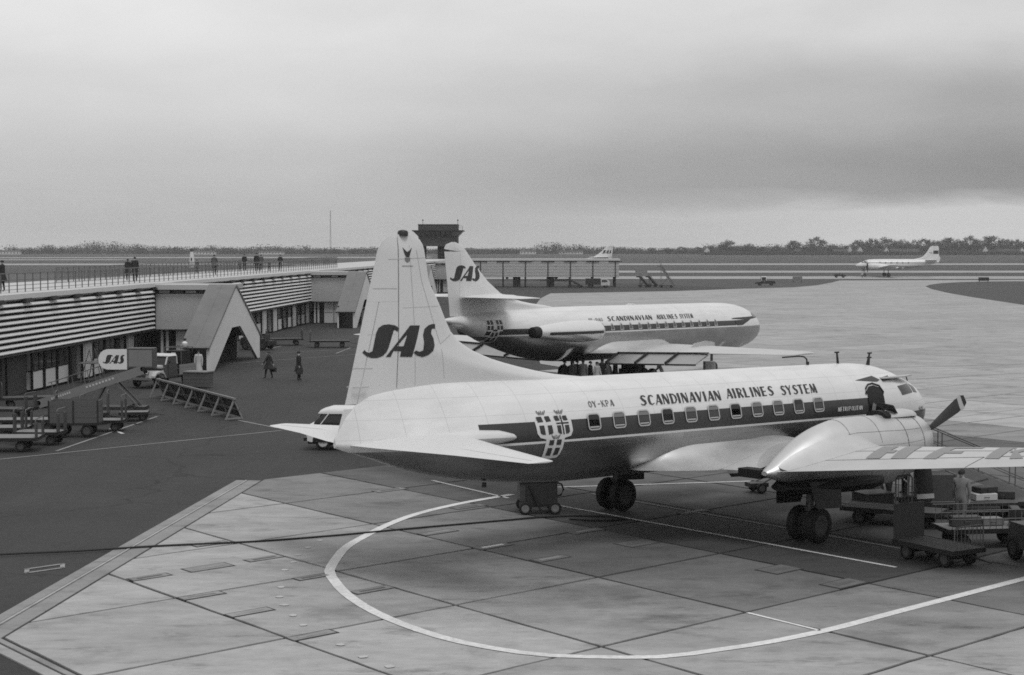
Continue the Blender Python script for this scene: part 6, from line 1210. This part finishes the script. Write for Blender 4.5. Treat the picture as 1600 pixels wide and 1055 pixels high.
# passenger stairs at the forward door
def stairs(label, top, bot, w, m_='grey_paint', rail=.85, steps=12, wheels=True, group=None, canopy=False):
    top, bot = np.array(top, float), np.array(bot, float); d = (bot-top)[:2]; Lh = np.linalg.norm(d); yaw = math.atan2(d[1], d[0])
    t = thing('passenger_stairs', label, 'stairs', (top[0], top[1], 0), yaw, group); H0, H1 = top[2], bot[2]
    for s_ in (-1, 1):
        mb = MB(); mb.bar((-.6, s_*w/2, H0-.12), (0, s_*w/2, H0-.12), .06, .24); mb.bar((0, s_*w/2, H0-.12), (Lh, s_*w/2, H1-.05), .06, .30); mb.build('stringer', m_, t)
        mb = MB(); mb.tube([(-.6, s_*w/2, H0+rail), (0, s_*w/2, H0+rail), (Lh-.1, s_*w/2, H1+rail)], .026, 6); mb.build('hand_rail', 'steel_grey', t)
        mb = MB(); mb.tube([(0, s_*w/2, H0+rail*.5), (Lh-.1, s_*w/2, H1+rail*.5)], .016, 6); mb.build('mid_rail', 'steel_grey', t)
        for k in range(5): f = k/4; mb = MB(); mb.tube([(Lh*f*.97, s_*w/2, H0+(H1-H0)*f), (Lh*f*.97, s_*w/2, H0+(H1-H0)*f+rail)], .02, 5); mb.build('rail_post', 'steel_grey', t)
        mb = MB(); mb.bar((.1, s_*w/2, .3), (.1, s_*w/2, H0-.1), .07, .07); mb.bar((.15, s_*w/2, .35), (Lh*.55, s_*w/2, H0+(H1-H0)*.55), .06, .06); mb.build('support', m_, t)
    for k in range(steps): f = (k+.5)/steps; mb = MB(); mb.box(Lh*f-.13, Lh*f+.13, -w/2+.04, w/2-.04, H0+(H1-H0)*f-.02, H0+(H1-H0)*f+.02); mb.build('tread', 'dark_metal', t)
    mb = MB(); mb.box(-.6, .02, -w/2, w/2, H0-.04, H0); mb.build('platform', 'dark_metal', t)
    mb = MB(); mb.box(-.3, Lh*.9, -w/2+.05, w/2-.05, .28, .40); mb.build('chassis', 'dark_paint', t)
    if wheels: axle_wheels(t, (.1, Lh*.8), w/2, .24)
    return t
stairs('passenger stairs with pipe handrails leading down right from the forward door', (12.35, 52.9, 2.05), (16.9, 52.3, .2), 1.1)
# luggage trolleys under the right wing
t = flat_trolley('near luggage trolley with tall headboard and cage end under the wing', (11.15, 43.75, 0), R(-58), 2.1, 1.15, .48, 0, deckm='wood', group='luggage trolleys under the wing')
mb = MB(); mb.box(-1.08, -1.04, -.55, .55, .48, 1.42); mb.build('head_board', 'mid_paint', t)
mb = MB(); mb.tube([(-1.06, -.50, 1.4), (-1.06, -.50, 2.08), (-1.06, -.42, 2.16), (-1.06, .02, 2.16), (-1.06, .1, 2.08), (-1.06, .1, 1.4)], .022, 6); mb.build('head_hoop', 'steel_grey', t)
for k in range(4): mb = MB(); y = -.4+k*.12; mb.tube([(-1.06, y, 1.42), (-1.06, y, 2.14)], .010, 5); mb.build('head_bar', 'steel_grey', t)
mb = MB(); mb.tube([(1.05, -.52, .48), (1.05, -.52, 1.02), (1.05, -.46, 1.08), (1.05, .46, 1.08), (1.05, .52, 1.02), (1.05, .52, .48)], .02, 6); mb.build('cage_hoop', 'steel_grey', t)
for k in range(7): mb = MB(); y = -.42+k*.14; mb.tube([(1.05, y, .48), (1.05, y, 1.08)], .010, 5); mb.build('cage_bar', 'steel_grey', t)
flat_trolley('barred cage trolley beside the loader in pale overalls', (13.0, 46.1, 0), R(8), 2.5, 1.2, .56, 0, rails=True, deckm='wood_light', group='luggage trolleys under the wing')
flat_trolley('long empty flat trolley right of the near wheels', (11.35, 49.7, 0), R(-30), 2.9, 1.15, .50, 0, deckm='wood', group='luggage trolleys under the wing')
flat_trolley('loaded flat trolley behind the loader in pale overalls', (14.2, 52.6-1.4, 0), R(4), 3.6, 1.3, .52, 0, deckm='wood', group='luggage trolleys under the wing')
t = thing('freight_box', 'large grey freight box standing on the loaded trolley', 'box', (12.95, 51.3, .53), R(4)); mb = MB(); mb.box(-.52, .52, -.45, .45, 0, .78); mb.build('case', 'mid_paint', t)
for x in (-.5, .5): mb = MB(); mb.box(x-.03, x+.03, -.47, .47, -.005, .80); mb.build('batten', 'steel_grey', t)
def suitcase(label, loc, yaw, s_, m_, tilt=0):
    t = thing('suitcase', label, 'suitcase', loc, yaw, 'suitcases on the trolleys'); t.rotation_euler = (tilt, 0, yaw); l_, w_, h_ = s_
    mb = MB(); mb.loft([[(-l_/2+c_, -w_/2+c_, z), (l_/2-c_, -w_/2+c_, z), (l_/2-c_, w_/2-c_, z), (-l_/2+c_, w_/2-c_, z)] for z, c_ in ((0, .02), (.02, 0), (h_-.02, 0), (h_, .02))], smooth=False); fixn(mb.build('shell', m_, t))
    mb = MB(); mb.tube([(-.08, -w_/2, h_*.5), (-.06, -w_/2-.05, h_*.5), (.06, -w_/2-.05, h_*.5), (.08, -w_/2, h_*.5)], .012, 5); mb.build('handle', 'leather', t)
suitcase('pale suitcase lying on the loaded trolley', (14.35, 51.0, .53), R(12), (.7, .45, .22), 'light_paint')
suitcase('dark suitcase beside the pale one on the loaded trolley', (15.05, 51.4, .53), R(-15), (.72, .48, .24), 'leather')
suitcase('dark suitcase upon the pale one on the loaded trolley', (14.4, 51.05, .76), R(25), (.66, .42, .18), 'dark_paint')
suitcase('grey roll bag lying on the cage trolley', (12.45, 46.0, .57), R(5), (.8, .34, .28), 'mid_paint')
suitcase('brown case standing at the right end of the cage trolley', (13.85, 46.1, .57), R(80), (.7, .25, .5), 'dark_paint')
suitcase('light case between bag and brown case on the cage trolley', (13.2, 46.2, .57), R(10), (.62, .42, .2), 'grey_paint')
t = thing('crate', 'dark crate on the apron between nose wheel and long flat trolley', 'crate', (11.2, 52.0, 0), R(20)); mb = MB(); mb.box(-.5, .5, -.4, .4, 0, .6); mb.build('case', 'dark_paint', t); mb = MB(); mb.box(-.52, .52, -.42, .42, .6, .64); mb.build('lid', 'mid_paint', t)
# tow tractor
def tug(label, loc, yaw, m_='mid_paint', canopy=False, L_=2.6, group='airport tractors'):
    t = thing('tow_tractor', label, 'tractor', loc, yaw, group)
    vbox([(L_/2, -.55, .55, .4, .85, .08), (L_/2-.1, -.65, .65, .35, .95, .08), (.0, -.7, .7, .35, 1.0, .05)], m_, 'bonnet', t); vbox([(0, -.7, .7, .35, .72, .02), (-L_/2, -.7, .7, .35, .72, .02)], m_, 'rear_body', t)
    mb = MB(); mb.box(-.75, -.35, -.45, .45, .72, .86); mb.box(-.85, -.75, -.45, .45, .72, 1.2); mb.build('seat', 'leather', t); mb = MB(); mb.tube([(.05, 0, .9), (-.2, 0, 1.15)], .025, 6); mb.tube([(-.2+.16*math.sin(u)*.5, .18*math.cos(u), 1.15+.16*math.sin(u)*.5) for u in np.linspace(0, 6.28, 13)], .016, 5, False); mb.build('steering_wheel', 'black', t)
    for s_ in (-1, 1): mb = MB(); mb.tube([(L_/2-.05, s_*.42, .72), (L_/2+.03, s_*.42, .72)], .08, 10); mb.build('headlight', 'light_paint', t)
    axle_wheels(t, (L_*.3, -L_*.3), .62, .32, .2)
    mb = MB(); mb.box(-L_/2-.15, -L_/2, -.2, .2, .3, .5); mb.build('hitch', 'dark_metal', t)
    if canopy:
        vbox([(.05, -.6, .6, 1.0, 1.75, .06), (-.9, -.6, .6, 1.0, 1.75, .06)], 'glass_dark', 'cab_glass', t); vbox([(.1, -.64, .64, 1.75, 1.85, .1), (-.95, -.64, .64, 1.75, 1.85, .1)], 'white_paint', 'cab_roof', t)
        for x in (.05, -.9):
            for s_ in (-1, 1): mb = MB(); mb.box(x-.05, x+.05, s_*.58-.04, s_*.58+.04, .9, 1.76); mb.build('cab_post', 'white_dull', t)
    return t
tug('grey tow tractor cut by the right frame edge under the wing', (14.0, 43.4, 0), R(100), 'mid_paint')
a = tug('long dark tractor with white cab on the far apron', tuple(P2(1196, 446)), R(180), 'dark_paint', True, 4.0)
a.rotation_euler.z = 0
tug('small dark tractor towing before the visiting airliner nose', tuple(P2(1312, 434)), R(175), 'dark_paint', False, 3.0)
tug('dark tractor parked left of the trolleys before the second porch', (-20.3, 134.5, 0), R(160), 'dark_paint')
# far stairs, truck, boards
stairs('tall far passenger stairs right of the louvred gallery', (29.6, 336, 4.3), (32.2, 335.4, .3), 1.5, 'grey_paint', .5, 10, True, 'far passenger stairs')
stairs('left one of the two low far stairs near the gallery end', (25.6, 338, 2.2), (27.2, 337.6, .3), 1.3, 'dark_paint', .5, 7, True, 'far passenger stairs')
stairs('right one of the two low far stairs near the gallery end', (27.4, 338, 2.2), (29.0, 337.6, .3), 1.3, 'dark_paint', .5, 7, True, 'far passenger stairs')
stairs('dark stairs standing beneath the louvred gallery', (11.3, 334.5, 1.7), (14.0, 334.2, .2), 1.3, 'dark_paint', .3, 6, True, 'far passenger stairs')
t = thing('box_truck', 'pale round nosed truck parked beneath the louvred gallery', 'truck', (17.0, 333.8, 0), R(2))
vbox([(2.3, -.8, .8, .5, 1.2, .1), (2.1, -.9, .9, .45, 1.5, .1), (1.5, -.95, .95, .45, 1.75, .1), (.5, -.95, .95, .45, 1.78, .1)], 'light_paint', 'cab', t); vbox([(.45, -.98, .98, .6, 1.82, .02), (-2.4, -.98, .98, .6, 1.82, .02)], 'dark_paint', 'load_box', t)
vbox([(2.12, -.80, .80, 1.15, 1.5, .1), (1.5, -.97, .97, 1.15, 1.55, .08), (.7, -.965, .965, 1.15, 1.55, .08)], 'glass_dark', 'cab_glass', t); axle_wheels(t, (1.5, -1.5), .8, .4, .24)
for nm, px, py, w_, h_, lab in (('marker_board', 1537, 441, 2.4, .8, 'low marker board on the grass island at right'), ('marker_board', 1246, 441, 2.2, 1.0, 'low marker board beside the taxiway above the jet nose'), ('marker_board', 1002, 433, 3.2, 1.4, 'pale marker board left of the tall far stairs')):
    c = P2(px, py); t = thing(nm, lab, 'board', c)
    mb = MB(); mb.box(-w_/2, w_/2, -.05, .05, .3, .3+h_); mb.build('board', 'grey_paint' if px != 1537 else 'dark_paint', t)
    for x in (-w_*.4, w_*.4): mb = MB(); mb.box(x-.06, x+.06, -.06, .06, 0, .35); mb.build('post', 'dark_metal', t)
t = thing('light_box', 'small pale box standing on the apron beneath the jet wing', 'box', (11.55, 98.5, 0), R(10)); mb = MB(); mb.box(-.3, .3, -.25, .25, .1, 1.5); mb.build('case', 'light_paint', t); mb = MB(); mb.box(-.34, .34, -.29, .29, 0, .1); mb.build('base', 'dark_metal', t)
t = thing('boarding_steps', 'dark steps and vehicle side beside the passenger crowd under the jet', 'steps', (6.7, 97.6, 0), R(50))
for k in range(6): mb = MB(); mb.box(-.8+k*.25, -.55+k*.25, -.6, .6, 0, .28*(k+1)); mb.build('step', 'dark_paint', t)
mb = MB(); mb.box(.7, .78, -.65, .65, 0, 2.0); mb.build('side_panel', 'mid_paint', t)
t = thing('hand_truck', 'small two wheeled hand truck tilted on the apron behind the near wheels', 'hand truck', tuple(gp(1192, 769)), R(15))
for y in (-.3, .3): mb = MB(); mb.tube([(-.35, y, .25), (.5, y*.7, .62)], .03, 6); mb.build('arm', 'steel_grey', t); wheel(t, (-.2, y*1.2, .18), .18, .1, n=14)
mb = MB(); mb.tube([(.5, -.21, .62), (.5, .21, .62)], .03, 6); mb.build('grip', 'steel_grey', t); mb = MB(); mb.box(-.55, .1, -.26, .26, .2, .34); mb.build('bed', 'dark_paint', t)
# ================================================================== damp air
mb = MB(); mb.box(-3600, 3600, -60, 3000, -1.2, 46)
hz = mb.build('haze', []); hm = bpy.data.materials.new('haze'); hm.use_nodes = True; t = hm.node_tree; t.nodes.clear()
o_ = N(t, 'ShaderNodeOutputMaterial'); pv = N(t, 'ShaderNodeVolumePrincipled'); pv.inputs['Color'].default_value = (.85, .85, .85, 1); pv.inputs['Density'].default_value = .00015
t.links.new(pv.outputs[0], o_.inputs['Volume']); hz.data.materials.append(hm); tag(hz, kind='stuff'); MAT['haze'] = hm
